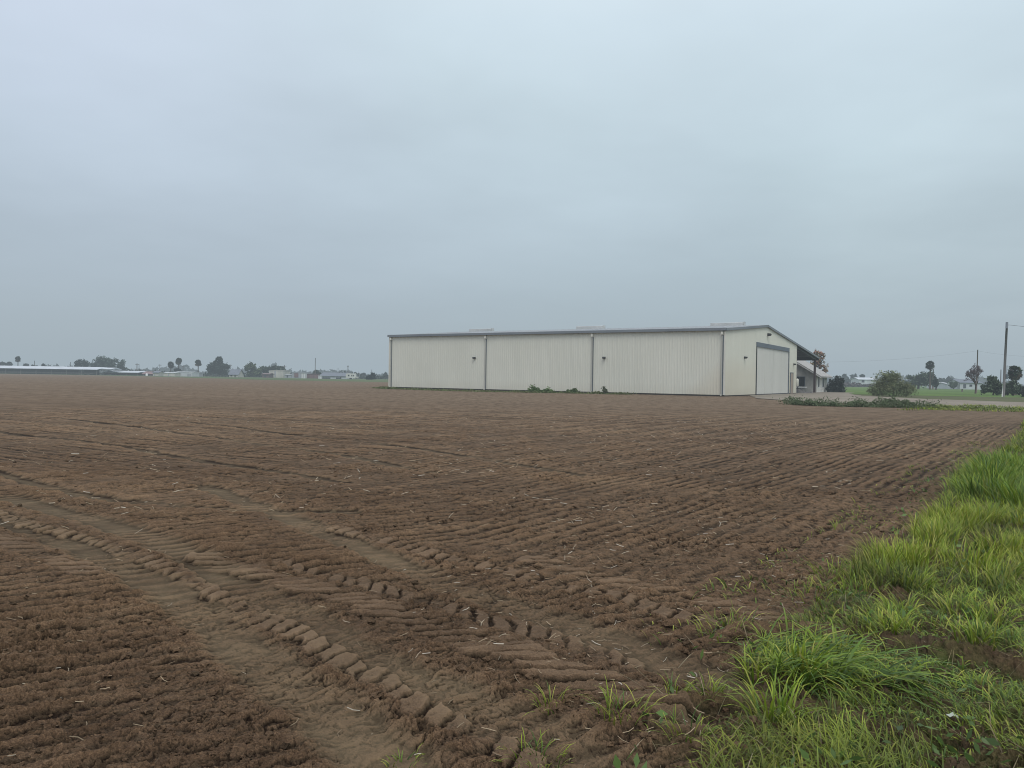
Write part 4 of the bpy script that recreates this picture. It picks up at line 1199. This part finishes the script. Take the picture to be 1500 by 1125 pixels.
def bare_tree(label, px, d, top_py, width_px):
    x = gx(px, d); k = mpp(d); H = (hor(px) - top_py) * k + CAM_H
    t = empty('bare_tree', label, 'tree', (x, d, 0))
    m = MB(); tw = MB()
    rn = random.Random(5)
    def grow(p, dr, ln, r, lev):
        q = p + dr * ln
        mid = p.lerp(q, 0.5) + Vector((rn.uniform(-1, 1), rn.uniform(-1, 1), 0)) * ln * 0.07
        (m if lev < 3 else tw).tube([p, mid, q], [r, r * 0.85, r * 0.65], 6 if lev < 2 else 4, lev < 2)
        if lev >= 7: return
        for c in range(5 if lev == 0 else (rn.choice((2, 3, 3)) if lev < 6 else 2)):
            ax = Vector((rn.gauss(0, 1), rn.gauss(0, 1), rn.gauss(0, 0.5))).normalized()
            nd = (dr + ax * (rn.uniform(0.7, 1.1) if lev == 0 else rn.uniform(0.4, 0.8)) + Vector((0, 0, 0.10))).normalized()
            grow(q, nd, ln * rn.uniform(0.62, 0.84), max(r * 0.62, 0.022), lev + 1)
    grow(Vector((0, 0, -0.1)), Vector((0.03, 0, 1)), H * 0.2, H * 0.028, 0)
    zs = max(v[2] for v in tw.v); xs = max(abs(v[0]) for v in tw.v)
    s = H / zs; sx = width_px * k / 2 / xs
    for mm in (m, tw): mm.v = [(v[0] * sx if v[2] > 1 else v[0], v[1] * sx, v[2] * s) for v in mm.v]
    m.build('trunk', MAT_BARK, t)
    tw.build('twigs', weathered('twig', (0.13, 0.10, 0.105), 0.9, 0.2, spec=0.1), t)


bare_tree('bare leafless purple grey tree standing beside the thin dark pole', 1429, 146, 530.5, 38)


def palm(label, px, d, top_py, crown_px, base_py=None, group=None, skirt=True, tint=(0.04, 0.055, 0.035), trunk_r=None, nfr=70):
    x = gx(px, d); k = mpp(d)
    top = (hor(px) - top_py) * k + CAM_H
    R = crown_px * k                       # radius of the crown
    R *= 1.12; cz = top - R * 0.95
    t = empty('palm_tree', label, 'palm', (x, d, 0), 0, group)
    tr = trunk_r or R * 0.16
    m = MB(); m.tube([(0, 0, -0.2), (0.04, 0, cz * 0.35), (0.06, 0.02, cz * 0.7), (0, 0, cz)], [tr * 1.35, tr, tr * 0.85, tr * 0.8], 10)
    m.build('trunk', MAT_BARK, t)
    V, Fq, C = [], [], []
    rn = random.Random(int(px))
    def frond(el, az, ln, col):
        dr = Vector((math.cos(az) * math.cos(el), math.sin(az) * math.cos(el), math.sin(el)))
        sd = Matrix.Rotation(rn.uniform(-1.1, 1.1), 3, dr) @ Vector((-math.sin(az), math.cos(az), 0)); up = dr.cross(sd)
        c = Vector((0, 0, cz)) + dr * ln * 0.45
        st = len(V)
        V.append(Vector((0, 0, cz)) - sd * 0.02 * ln); V.append(Vector((0, 0, cz)) + sd * 0.02 * ln); V.append(c + sd * 0.02 * ln); V.append(c - sd * 0.02 * ln)
        Fq.append((st, st + 1, st + 2, st + 3)); C.extend([col] * 4)
        for q in range(9):
            a = -1.25 + 2.5 * q / 8
            e = c + (dr * math.cos(a) + sd * math.sin(a)) * ln * 0.55 * rn.uniform(0.85, 1.1) + Vector((0, 0, -0.10 * ln * rn.random()))
            pr = (sd * math.cos(a) - dr * math.sin(a)) * ln * 0.085
            mid = c.lerp(e, 0.55)
            st = len(V)
            V.extend([c, mid - pr, e, mid + pr]); Fq.append((st, st + 1, st + 2, st + 3)); C.extend([tuple(z * rn.uniform(0.75, 1.25) for z in col)] * 4)
    for q in range(nfr):
        el = math.asin(rn.uniform(-0.92, 1.0)); frond(el, rn.uniform(0, 6.28), R * rn.uniform(0.85, 1.1), tuple(z * rn.uniform(0.7, 1.3) for z in tint))
    np_mesh('fronds', np.array([v[:] for v in V]), np.array(Fq), MAT_LEAF, t, np.array(C), False)
    if skirt:
        V, Fq, C = [], [], []
        for q in range(44):
            frond(rn.uniform(-1.5, -0.75), rn.uniform(0, 6.28), R * rn.uniform(0.8, 1.45), tuple(z * rn.uniform(0.6, 1.2) for z in (0.075, 0.06, 0.042)))
        np_mesh('skirt', np.array([v[:] for v in V]), np.array(Fq), MAT_LEAF, t, np.array(C), False)
    return t


PG = 'palms among the farm buildings'
palm('tall palm standing alone above the long white barn roof', 26, 420, 521, 3.6, None, PG)
palm('shorter palm of the close pair above the white sheds', 250, 420, 528.5, 4.2, None, PG)
palm('tallest palm of the close pair above the white sheds', 261.5, 420, 523, 4.4, None, PG)
palm('single palm between the white sheds and the big dark tree', 290, 420, 526, 4.2, None, PG)
palm('tall palm rising over the green trees beyond the pasture', 1362, 250, 527.5, 5.5, None, None, True, (0.04, 0.055, 0.035), 0.25)
palm('stout palm with thick hanging skirt behind the utility pole', 1486, 135, 533.5, 9.5, None, None, True, (0.055, 0.075, 0.05), 0.34, 60)

# left skyline trees
LG = 'trees along the far farm skyline'
for px, d, bl, tint, n, lab in (
    (119, 430, [(114, 534, 6, 7), (124, 534, 6, 6.5), (119, 541, 10, 6)], (0.028, 0.042, 0.034), 1500, 'dark twin crowned tree behind the end of the long white barn'),
    (158, 440, [(147, 531, 12, 10), (164, 533, 11, 9), (176, 536, 9, 8), (140, 538, 9, 7), (182, 541, 5, 4)], (0.040, 0.058, 0.044), 3000, 'broad rounded tree, widest on the skyline left of the sheds'),
    (320, 420, [(320, 529, 6.5, 6), (318, 540, 13, 10), (328, 541, 10, 8), (309, 542, 7, 7)], (0.020, 0.032, 0.024), 3200, 'dark pyramid shaped evergreen beside the grey roofed cottage'),
    (370, 400, [(367, 541, 8, 8.5), (376, 545, 8, 7)], (0.060, 0.080, 0.040), 1600, 'round yellow green tree left of the pale warehouse at the skyline'),
    (389, 405, [(384, 541, 7, 6), (392, 545, 9, 6), (398, 539, 6, 4.5), (410, 540, 7, 4), (415, 544, 3.5, 6)], (0.035, 0.052, 0.034), 2200, 'dark spreading tree reaching over the pale warehouse'),
    (464, 410, [(464, 546, 6, 3)], (0.035, 0.050, 0.038), 500, 'low tree mound behind the left end of the grey roofed barn'),
    (544, 330, [(544, 551, 6.5, 4.5), (540, 553, 4, 3)], (0.018, 0.026, 0.024), 1000, 'small dark round tree right of the white caravan'),
    (533, 520, [(533, 550, 3.5, 4)], (0.035, 0.045, 0.045), 400, 'pale hazy tree between caravan and small dark tree'),
    (564, 520, [(564, 549, 2.8, 5)], (0.035, 0.05, 0.045), 400, 'hazy tree closest to the warehouse far corner'),
    (260, 410, [(260, 543, 6.5, 2.5)], (0.025, 0.03, 0.03), 400, 'low dark bush behind the foot of the tallest palm'),
    (235, 380, [(235, 549, 4.5, 3.5)], (0.028, 0.035, 0.03), 500, 'dark bush between the cream shed and the white trailer'),
    (294, 380, [(294, 549, 3.5, 2.5)], (0.028, 0.04, 0.032), 350, 'small dark bush at the foot of the single palm'),
    (3, 470, [(3, 534, 4.5, 2.8)], (0.035, 0.045, 0.045), 350, 'low hazy treetop at the left border above the barn roof'),
    (13, 470, [(13, 533.5, 5, 2.8)], (0.035, 0.045, 0.045), 350, 'low hazy treetop just left of the lone palm'),
    (38, 470, [(38, 535.5, 4, 2)], (0.035, 0.045, 0.045), 300, 'low hazy treetop just right of the lone palm'),
    (50, 470, [(50, 536, 4, 2)], (0.035, 0.045, 0.045), 300, 'low hazy treetop around the foot of the thin pole above the barn'),
    (64, 440, [(64, 535.3, 2, 2)], (0.025, 0.03, 0.03), 250, 'tiny dark ball shaped treetop above the barn roof'),
):
    tree('skyline_tree', lab, 'tree', d, px, bl, tint, n, None, 0.3, LG, None, 12, 0.3, False)

# ------------------------------------------------------------------ far farm buildings
def box_px(px0, px1, d):
    return gx(px0, d), gx(px1, d)


def zpx(px, py, d):
    return (hor(px) - py) * mpp(d) + CAM_H


def shed(name, label, cat, px0, px1, d, eave_py, top_py, wall, roof, deep=9, openings=(), group=None, style='gable', wins=()):
    """building facing the camera; x local from 0; openings/wins: (px0, px1, py_top, py_bottom, material, part name)"""
    x0, x1 = box_px(px0, px1, d); pm = (px0 + px1) / 2
    L = x1 - x0; ze = zpx(pm, eave_py, d); zt = zpx(pm, top_py, d)
    t = empty(name, label, cat, (x0, d, 0), 0, group)
    m = MB()
    if style == 'gable':
        m.prism([(0, -0.1), (deep, -0.1), (deep, ze), (deep / 2, zt - 0.05), (0, ze)], 'x', 0, L); m.build('wall', wall, t)
        m = MB(); sl = (zt - ze) / (deep / 2); o = 0.4
        m.prism([(-o, ze - o * sl), (deep / 2, zt), (deep + o, ze - o * sl), (deep + o, ze - o * sl + 0.15), (deep / 2, zt + 0.15), (-o, ze - o * sl + 0.15)], 'x', -0.4, L + 0.4)
        m.build('roof', roof, t)
    else:
        m.box(0, L, 0, deep, -0.1, ze); m.build('wall', wall, t)
        m = MB(); m.prism([(-0.2, ze + 0.003), (deep + 0.2, ze + 0.003), (deep + 0.2, ze + 0.08), (deep / 2, zt), (-0.2, ze + 0.1)], 'x', -0.15, L + 0.15); m.build('roof', roof, t)
    for a, b, p0, p1, mat, nm in tuple(openings) + tuple(wins):
        xa, xb = gx(a, d) - x0, gx(b, d) - x0
        MB().box(xa, xb, -0.08, -0.004, max(0.0, zpx(pm, p1, d)), zpx(pm, p0, d)).build(nm, mat, t)
    return t


C_ = lambda n, c, **k: weathered(n, c, 0.75, 0.12, 0.4, **k)
M_WSHED = C_('white_siding', (0.52, 0.55, 0.56)); M_CRSHED = C_('cream_siding', (0.50, 0.49, 0.43)); M_ROOFG = C_('slate_grey_roof', (0.14, 0.16, 0.19))
M_ROOFW = C_('white_roof', (0.50, 0.54, 0.58)); M_RED = C_('faded_red_boards', (0.20, 0.13, 0.13)); M_BRN = C_('brown_boards', (0.15, 0.11, 0.11)); M_GREYW = C_('grey_siding', (0.34, 0.36, 0.38))
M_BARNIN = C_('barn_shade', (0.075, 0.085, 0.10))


def open_barn(label, px0, px1, d, eave_py, top_py, base_py, gaps, brace=False):
    x0, x1 = box_px(px0, px1, d); L = x1 - x0; pm = (px0 + px1) / 2
    ze, zt = zpx(pm, eave_py, d), zpx(pm, top_py, d)
    t = empty('open_barn', label, 'barn', (x0, d, 0))
    deep = 16; o = 0.6
    m = MB()
    m.prism([(-o, ze - 0.1), (deep / 2, zt), (deep + o, ze - 0.1), (deep + o, ze + 0.05), (deep / 2, zt + 0.15), (-o, ze + 0.05)], 'x', 0, L - 2); 
    m.prism([(2, ze + 0.25), (deep / 2, zt - 0.02), (deep - 2, ze + 0.25)], 'x', L - 2, L + (3 if brace else 0.3)); m.build('roof', M_ROOFW, t)
    k = 0; n = max(3, int(L / 7.5))
    for i in range(n + 1):
        xx = i * (L - 3) / n + 0.3
        MB().box(xx, xx + 0.28, 0.1, 0.38, -0.1, ze - 0.1).build('post', MAT_GREYPOLE, t)
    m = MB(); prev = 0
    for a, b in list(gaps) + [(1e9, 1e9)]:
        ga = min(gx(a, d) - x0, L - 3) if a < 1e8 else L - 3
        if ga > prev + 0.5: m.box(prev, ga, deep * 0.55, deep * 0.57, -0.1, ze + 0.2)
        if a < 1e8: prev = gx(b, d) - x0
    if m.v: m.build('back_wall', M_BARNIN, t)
    m = MB(); m.box(0, L - 3, 1.2, 1.3, 0.4, 1.15); m.build('feed_rail', MAT_GREYPOLE, t)
    if brace:
        MB().prism([(L - 8, 0), (L - 7.4, 0), (L + 2.8, ze), (L + 2.2, ze)], 'y', 0.5, 0.8).build('brace', MAT_GREYPOLE, t)
    return t


open_barn('long low open barn with a bright white roof at the left border', -60, 149, 375, 539.6, 536.2, 548, [(100, 108), (131, 150)], True)
open_barn('lower open barn with a thin pale roof right of the long white barn', 152, 209, 385, 545.3, 543.2, 550, [])
shed('farm_shed', 'reddish roofed open shed with a white tank before it', 'shed', 209, 223, 380, 547.5, 544.2, M_RED, M_RED, 8, ((211, 219, 547.6, 551, M_BARNIN, 'doorway'),))
shed('farm_shed', 'small cream shed left of the dark bush', 'shed', 224, 232, 370, 545.5, 543.3, M_CRSHED, M_ROOFG, 6, ((225.5, 227, 547.5, 551.5, M_GREYW, 'door'),))
shed('trailer_home', 'low cream trailer home, lower of the two joined white buildings', 'trailer home', 239.5, 256, 352, 546.2, 545, M_CRSHED, M_WSHED, 6, ((246, 247.5, 547.5, 551, M_GREYW, 'window'),), None, 'flat')
shed('farm_shed', 'long white shed with a grey door under the tallest palm', 'shed', 255.5, 281.5, 360, 545.2, 544, M_WSHED, M_WSHED, 8, ((274.5, 279.5, 547.3, 552, M_GREYW, 'door'),), None, 'flat')
shed('farm_shed', 'grey slatted shed between the long white shed and single palm', 'shed', 282.5, 290, 372, 545.8, 545, M_GREYW, M_GREYW, 6, ((284, 288, 546.6, 551, M_BARNIN, 'doorway'),), None, 'flat')
shed('farm_cottage', 'white cottage under a steep slate grey roof beside the dark evergreen', 'house', 335.5, 348.5, 365, 548.2, 541, M_CRSHED, M_ROOFG, 8, ((337.5, 340, 549, 551, MAT_DARKPANE, 'window'), (343.5, 345.5, 549, 552, MAT_GREYPOLE, 'door')))
shed('pale_barn', 'tall pale flat topped barn under the dark spreading tree', 'barn', 394, 415, 385, 542.6, 542, M_CRSHED, M_CRSHED, 12, ((402, 404, 543.2, 552, M_GREYW, 'door'),), None, 'flat')
shed('farm_shed', 'brown board shed half hidden left of the pale barn', 'shed', 384, 394, 375, 548, 546.5, M_BRN, M_BRN, 7, ((387, 390, 549, 552, M_BARNIN, 'doorway'),))
shed('farm_shed', 'low grey shed between the pale barn and the grey container', 'shed', 417, 426, 380, 549.2, 548.2, M_GREYW, M_GREYW, 6, ((420, 422, 549.6, 552.5, M_BARNIN, 'door'),), None, 'flat')
shed('cargo_container', 'grey boxy container with a darker end left of the white tank', 'container', 427.5, 441, 362, 545.6, 545.2, M_GREYW, M_GREYW, 3, ((431, 437, 546.5, 552.5, M_RED, 'door'),), None, 'flat')
shed('white_tank_shed', 'narrow white shed right against the grey container', 'shed', 441.5, 447, 360, 546.5, 546, MAT_WHITE, MAT_WHITE, 3, ((443.8, 444.5, 546.8, 553, M_GREYW, 'door'),), None, 'flat')
shed('cargo_container', 'long dark red container left of the grey roofed barn', 'container', 448.5, 466, 366, 547.6, 547.2, M_RED, M_RED, 3, ((452, 453, 548.2, 553.6, M_BRN, 'door'), (459, 460, 548.2, 553.6, M_BRN, 'door')), None, 'flat')
shed('water_tank', 'small bright white box in front of the grey roofed barn', 'tank', 466.3, 470.3, 340, 550.1, 549.8, MAT_WHITE, MAT_WHITE, 2, ((467.5, 469, 551.5, 554.5, M_WSHED, 'panel'),), None, 'flat')
shed('grey_barn', 'long barn under a dark blue grey roof behind the caravan', 'barn', 469, 508, 356, 550.8, 545.8, M_WSHED, M_ROOFG, 14, ((472, 484, 552.6, 554.6, M_BARNIN, 'doorway'), (492, 499, 552.6, 554.6, M_BARNIN, 'doorway'), (498.5, 500, 551.5, 555, MAT_GREYPOLE, 'post')))
shed('far_barn', 'distant barn with a pale roof beyond the brown brush', 'barn', 1258, 1286, 420, 555.8, 553.0, M_WSHED, M_ROOFW, 10, ((1262, 1266, 556.5, 560, M_BARNIN, 'doorway'),))
shed('far_house', 'long low white house nearest the palm beyond the pasture', 'house', 1372, 1388, 330, 562, 560, M_WSHED, M_WSHED, 8, ((1376, 1378, 563.5, 565.5, MAT_DARKPANE, 'window'), (1384, 1386, 563.5, 565.5, MAT_DARKPANE, 'window')))
shed('far_house', 'white house behind the small green yard tree', 'house', 1387, 1411, 320, 562.6, 560.6, M_WSHED, M_GREYW, 8, ((1404, 1406.5, 564, 568, MAT_DARKPANE, 'door'), (1390, 1392, 564, 566, MAT_DARKPANE, 'window')))
shed('far_house', 'white house under a dark roof behind the bare tree', 'house', 1406, 1438, 300, 560.4, 555.8, M_WSHED, M_ROOFG, 9, ((1411, 1415, 562.5, 568.5, M_BARNIN, 'door'), (1420, 1424, 563, 566, MAT_DARKPANE, 'window')))

# small white tank, brush band
def tank(label, px, d, r, h):
    t = empty('storage_tank', label, 'tank', (gx(px, d), d, 0))
    MB().lathe([(r, -0.05), (r, h * 0.9), (r * 0.8, h), (0, h * 1.06)], 12).build('shell', MAT_WHITE, t)
    MB().lathe([(r * 0.2, h * 1.04), (r * 0.2, h * 1.15), (0, h * 1.16)], 8).build('lid', M_GREYW, t)
tank('tiny white tank in front of the reddish roofed shed', 215, 355, 0.5, 1.1)

P = np.column_stack([RNG.uniform(112, 178, 2600), RNG.uniform(365, 385, 2600), 0.1 + 2.2 * RNG.random(2600) ** 1.2])
P[:, 2] *= np.clip(0.55 + 0.8 * fbm(P[:, 0] * 0.12, P[:, 0] * 0, 801, 3), 0.2, 1.3)
o = leaf_faces('brush', P, 0.9, (0.075, 0.06, 0.06), np.ones(2600), None)
prop(o, 'band of brown bare brush along the far side of the pasture', 'brush', None, 'stuff')
P = np.column_stack([RNG.uniform(-330, 30, 9000), RNG.uniform(395, 440, 9000), 0.1 + 2.8 * RNG.random(9000) ** 1.3])
P[:, 2] *= np.clip(0.35 + 1.0 * fbm(P[:, 0] * 0.05, P[:, 0] * 0, 811, 3), 0.1, 1.5)
o = leaf_faces('brush', P, 1.0, (0.04, 0.05, 0.042), np.ones(9000), None)
prop(o, 'low dark hedge line running behind the far farm buildings', 'hedge', None, 'stuff')
# distant tree belt on the horizon
P = []
for k in range(2):
    th = RNG.uniform(-0.75, 0.75, 9000); r = RNG.uniform(900, 1500, 9000)
    P.append(np.column_stack([r * np.sin(th), r * np.cos(th), 1 + 11 * RNG.random(9000) ** 1.2 * np.clip(0.4 + 0.9 * fbm(th * 38, th * 0 + 3.3, 821, 4), 0.05, 1.4)]))
P = np.concatenate(P)
o = leaf_faces('tree_belt', P, 4.5, (0.03, 0.042, 0.035), np.ones(len(P)), None)
prop(o, 'faint hazy belt of trees along the horizon', 'tree belt', None, 'stuff')

# ------------------------------------------------------------------ poles and wires
def pole(label, px, d, top_py, r=0.14, arm=0.0, mat=None, lean=0.0, group=None, cap=False):
    x = gx(px, d); h = zpx(px, top_py, d)
    t = empty('utility_pole', label, 'utility pole', (x, d, 0), 0, group)
    MB().tube([(0, 0, -0.2), (lean * 0.5, 0, h * 0.5), (lean, 0, h)], [r * 1.15, r, r * 0.8], 10).build('shaft', mat or MAT_POLE, t)
    if arm:
        MB().box(lean - arm, lean + arm, -0.08, 0.08, h - 0.75, h - 0.55).build('crossarm', mat or MAT_POLE, t)
        for q in (-0.9, 0.0, 0.9):
            MB().tube([(lean + q * arm, 0, h - 0.55), (lean + q * arm, 0, h - 0.3)], [0.06, 0.05], 6).build('insulator', M_GREYW, t)
    return t, h


UG = 'distant utility poles'
pole('thin pole rising just right of the lone palm over the barn', 50.5, 430, 528, 0.16, 0, None, 0, UG)
pole('short faint pole above the right half of the long barn', 103, 430, 530, 0.14, 0, None, 0, UG)
pole('left pole of the close pair above the low open barn', 200.5, 420, 532, 0.22, 0.9, None, 0, UG)
pole('right pole of the close pair above the low open barn', 203.5, 425, 533, 0.15, 0, None, 0, UG)
pole('faint pole with crossarm above the cream shed', 234, 430, 533, 0.14, 0.9, None, 0, UG)
pole('pole with crossarm between the close palm pair and single palm', 268, 425, 534.5, 0.15, 0.8, None, 0, UG)
pole('pole standing over the roof of the grey cottage', 338, 430, 533.5, 0.13, 0.6, None, 0, UG)
pole('pole with crossarm at the right end of the pale barn', 416.5, 420, 534.5, 0.17, 1.0, None, 0, UG)
pole('tallest thin pole on the skyline above the red container', 461.5, 400, 524, 0.17, 0, None, 0, UG)
pole('short pole behind the middle of the grey roofed barn', 495, 410, 538.5, 0.13, 0, None, 0, UG)
pole('dark pole at the right end of the grey roofed barn', 509.5, 400, 535, 0.2, 0.5, None, 0, UG)
pole('faint short pole right of the white caravan', 524.5, 430, 544, 0.12, 0, None, 0, UG)
pole('short pole above the small dark round tree', 544.5, 430, 541, 0.15, 0, None, 0, UG)
pole('slender dark pole crossing the bare tree', 1430.3, 165, 512, 0.125, 0, None, 0.12)
pole('short dark pole just right of the palm over the green trees', 1366.5, 252, 540.5, 0.2, 0, None, 0)
pole('thin pole just left of the big grey utility pole', 1465.7, 190, 541, 0.11, 0, None, 0)
pole('tiny dark fence post alone in the pasture', 1409.5, 185, 569.5, 0.17, 0, None, 0)

# the big grey pole on the right
px, d = 1470.2, 110.5
x = gx(px, d); h = zpx(px, 471.5, d)
up_ = empty('utility_pole', 'thick pale grey utility pole, tallest thing at the right border', 'utility pole', (x, d, 0))
MB().tube([(0, 0, -0.2), (0.12, 0, h * 0.5), (0.26, 0, h - 0.9)], [0.185, 0.165, 0.14], 14).build('shaft', MAT_GREYPOLE, up_)
MB().tube([(0.26, 0, h - 0.9), (0.28, 0, h - 0.05), (0.28, 0, h)], [0.165, 0.165, 0.12], 14).build('cap', MAT_TRIM, up_)
MB().tube([(-0.27, -0.1, 0), (-0.22, -0.15, 1.9)], [0.06, 0.06], 8).build('cable_guard', MAT_WHITE, up_)
m = MB()
m.box(0.2, 0.5, -0.24, -0.0, 2.55, 3.25); m.tube([(0.33, -0.1, 3.25), (0.36, -0.1, 4.5)], [0.035, 0.035], 6); m.build('meter_box', MAT_TRIM, up_)
MB().tube([(0.28, 0, h - 0.45), (0.55, 0, h - 0.4)], [0.05, 0.05], 6).build('insulator', M_GREYW, up_)


def wire(label, a, b, sag, r=0.02):
    a, b = Vector(a), Vector(b); pts = []
    for k in range(25):
        t = k / 24
        pts.append(a.lerp(b, t) - Vector((0, 0, 4 * sag * t * (1 - t))))
    o = MB().tube(pts, [r] * 25, 5).build('overhead_wire', MAT_WIRE)
    prop(o, label, 'wire')


wire('overhead wire sagging to the right from the grey utility pole', (x + 0.55, d, h - 0.4), (x + 40, d - 30, 8.6), 1.6, 0.022)
xp = gx(1430.3, 165) + 0.12; hp = zpx(1430.3, 513, 165)
wire('thin faint wire running left from the slender dark pole behind the house', (xp, 165, hp - 0.1), (gx(1130, 168), 168, 6.2), 1.0, 0.009)
wire('thin faint wire running right from the slender dark pole', (xp, 165, hp - 0.1), (gx(1620, 160), 160, hp), 1.2, 0.009)

# white caravan
x0, x1 = box_px(506.5, 524, 335); L = x1 - x0
cv = empty('caravan', 'cream white caravan with dark windows parked at the field edge', 'caravan', (x0, 335, 0))
m = MB(); m.prism([(0, 0.45), (L * 0.78, 0.45), (L * 0.80, 1.0), (L * 0.80, 2.35), (L * 0.76, 2.55), (0.4, 2.62), (0, 2.3)], 'y', 0, 2.3); m.build('body', C_('caravan_white', (0.60, 0.61, 0.56)), cv)
for a, b in ((0.18, 0.30), (0.46, 0.55), (0.62, 0.69)):
    MB().box(L * a, L * b, -0.03, -0.003, 1.35, 2.0).build('window', MAT_DARKPANE, cv)
for a in (0.36, 0.46):
    w_ = MB().tube([(L * a, -0.02, 0.33), (L * a, 0.22, 0.33)], [0.33, 0.33], 14).build('wheel', MAT_DARK, cv)
m = MB(); m.box(L * 0.80 + 0.005, L, 0.2, 2.0, 0.5, 1.25); m.build('front_box', C_('caravan_nose', (0.5, 0.5, 0.46)), cv)

# ------------------------------------------------------------------ light
SUN_EL, SUN_AZ = math.radians(58), math.radians(166)     # azimuth clockwise from straight ahead
sd = bpy.data.lights.new('sun', 'SUN'); sd.energy = 1.2; sd.angle = math.radians(24); sd.color = (1.0, 0.965, 0.92)
so = bpy.data.objects.new('sun', sd); COL.objects.link(so)
dv = Vector((math.sin(SUN_AZ) * math.cos(SUN_EL), math.cos(SUN_AZ) * math.cos(SUN_EL), math.sin(SUN_EL)))
so.rotation_euler = (-dv).to_track_quat('-Z', 'Y').to_euler()
so.location = (0, -20, 40)

w = bpy.data.worlds.new('World'); scene.world = w; w.use_nodes = True
nt = w.node_tree; nt.nodes.clear()
out = nt.nodes.new('ShaderNodeOutputWorld'); bg = nt.nodes.new('ShaderNodeBackground')
tc = nt.nodes.new('ShaderNodeTexCoord')
sx = nt.nodes.new('ShaderNodeSeparateXYZ'); nt.links.new(tc.outputs['Generated'], sx.inputs[0])
# flattened cloud layer: direction divided by height gives sheets that stretch toward the horizon
zz = mth(nt, 'ADD', mth(nt, 'MAXIMUM', sx.outputs[2], 0.0), 0.16)
cv_ = nt.nodes.new('ShaderNodeCombineXYZ')
nt.links.new(mth(nt, 'DIVIDE', sx.outputs[0], zz), cv_.inputs[0]); nt.links.new(mth(nt, 'DIVIDE', sx.outputs[1], zz), cv_.inputs[1])
cl = noise(nt, 0.55, 5, 0.52, cv_.outputs[0])
cl2 = noise(nt, 1.6, 3, 0.5, cv_.outputs[0])
grad = ramp(nt, [(0.0, (0.365, 0.438, 0.488)), (0.06, (0.392, 0.470, 0.522)), (0.14, (0.470, 0.566, 0.628)), (0.26, (0.560, 0.668, 0.745)),
                 (0.42, (0.695, 0.805, 0.905)), (0.7, (1.08, 1.14, 1.20)), (1.0, (1.45, 1.48, 1.50))], sx.outputs[2])
f = mth(nt, 'ADD', mth(nt, 'MULTIPLY', mth(nt, 'SUBTRACT', cl, 0.5), 0.66), mth(nt, 'MULTIPLY', mth(nt, 'SUBTRACT', cl2, 0.5), 0.13))
# clouds fade into plain haze at the horizon
fade = nt.nodes.new('ShaderNodeMapRange'); fade.inputs[1].default_value = 0.02; fade.inputs[2].default_value = 0.22
nt.links.new(sx.outputs[2], fade.inputs[0])
f = mth(nt, 'ADD', mth(nt, 'MULTIPLY', f, fade.outputs[0]), 1.0)
fade0 = nt.nodes.new('ShaderNodeMapRange'); fade0.inputs[1].default_value = 0.05; fade0.inputs[2].default_value = 0.3
nt.links.new(sx.outputs[2], fade0.inputs[0])
hue = noise(nt, 0.9, 2, 0.5, tc.outputs['Generated'])
grad = mixc(nt, grad, ramp(nt, [(0.35, (1.035, 0.985, 1.045)), (0.65, (0.985, 1.012, 0.985))], hue), 0.8, 'MULTIPLY')
side = nt.nodes.new('ShaderNodeMapRange'); side.inputs[1].default_value = -0.1; side.inputs[2].default_value = -0.6
nt.links.new(sx.outputs[0], side.inputs[0])
grad = mixc(nt, grad, (1.01, 0.98, 1.03), mth(nt, 'MULTIPLY', side.outputs[0], fade0.outputs[0]), 'MULTIPLY')
dt = nt.nodes.new('ShaderNodeVectorMath'); dt.operation = 'DOT_PRODUCT'; nt.links.new(tc.outputs['Generated'], dt.inputs[0]); dt.inputs[1].default_value = Vector((0.62, 1.0, 0.13)).normalized()
pp = nt.nodes.new('ShaderNodeMapRange'); pp.interpolation_type = 'SMOOTHSTEP'; pp.inputs[1].default_value = 0.962; pp.inputs[2].default_value = 1.0
nt.links.new(dt.outputs['Value'], pp.inputs[0])
grad = mixc(nt, grad, (1.10, 1.09, 1.08), mth(nt, 'MULTIPLY', pp.outputs[0], mth(nt, 'MULTIPLY', cl2, 1.7)), 'MULTIPLY')
vmul = nt.nodes.new('ShaderNodeVectorMath'); vmul.operation = 'SCALE'
nt.links.new(grad, vmul.inputs[0]); nt.links.new(f, vmul.inputs['Scale'])
sky = nt.nodes.new('ShaderNodeTexSky'); sky.sky_type = 'NISHITA'; sky.sun_disc = False
sky.sun_elevation = SUN_EL; sky.sun_rotation = SUN_AZ
ssc = nt.nodes.new('ShaderNodeVectorMath'); ssc.operation = 'SCALE'; ssc.inputs['Scale'].default_value = 0.10
nt.links.new(sky.outputs[0], ssc.inputs[0])
col = mixc(nt, vmul.outputs[0], ssc.outputs[0], 0.08)
nt.links.new(col, bg.inputs['Color']); bg.inputs['Strength'].default_value = 1.0
nt.links.new(bg.outputs[0], out.inputs['Surface'])

# ------------------------------------------------------------------ render settings
scene.view_settings.view_transform = 'Standard'
scene.view_settings.look = 'None'
scene.view_settings.exposure = 0
scene.view_settings.gamma = 1
scene.render.engine = 'CYCLES'
scene.cycles.max_bounces = 6
scene.cycles.diffuse_bounces = 3
scene.cycles.use_denoising = True
scene.cycles.pixel_filter_type = 'BLACKMAN_HARRIS'
scene.cycles.filter_width = 1.0
scene.cycles.volume_max_steps = 64
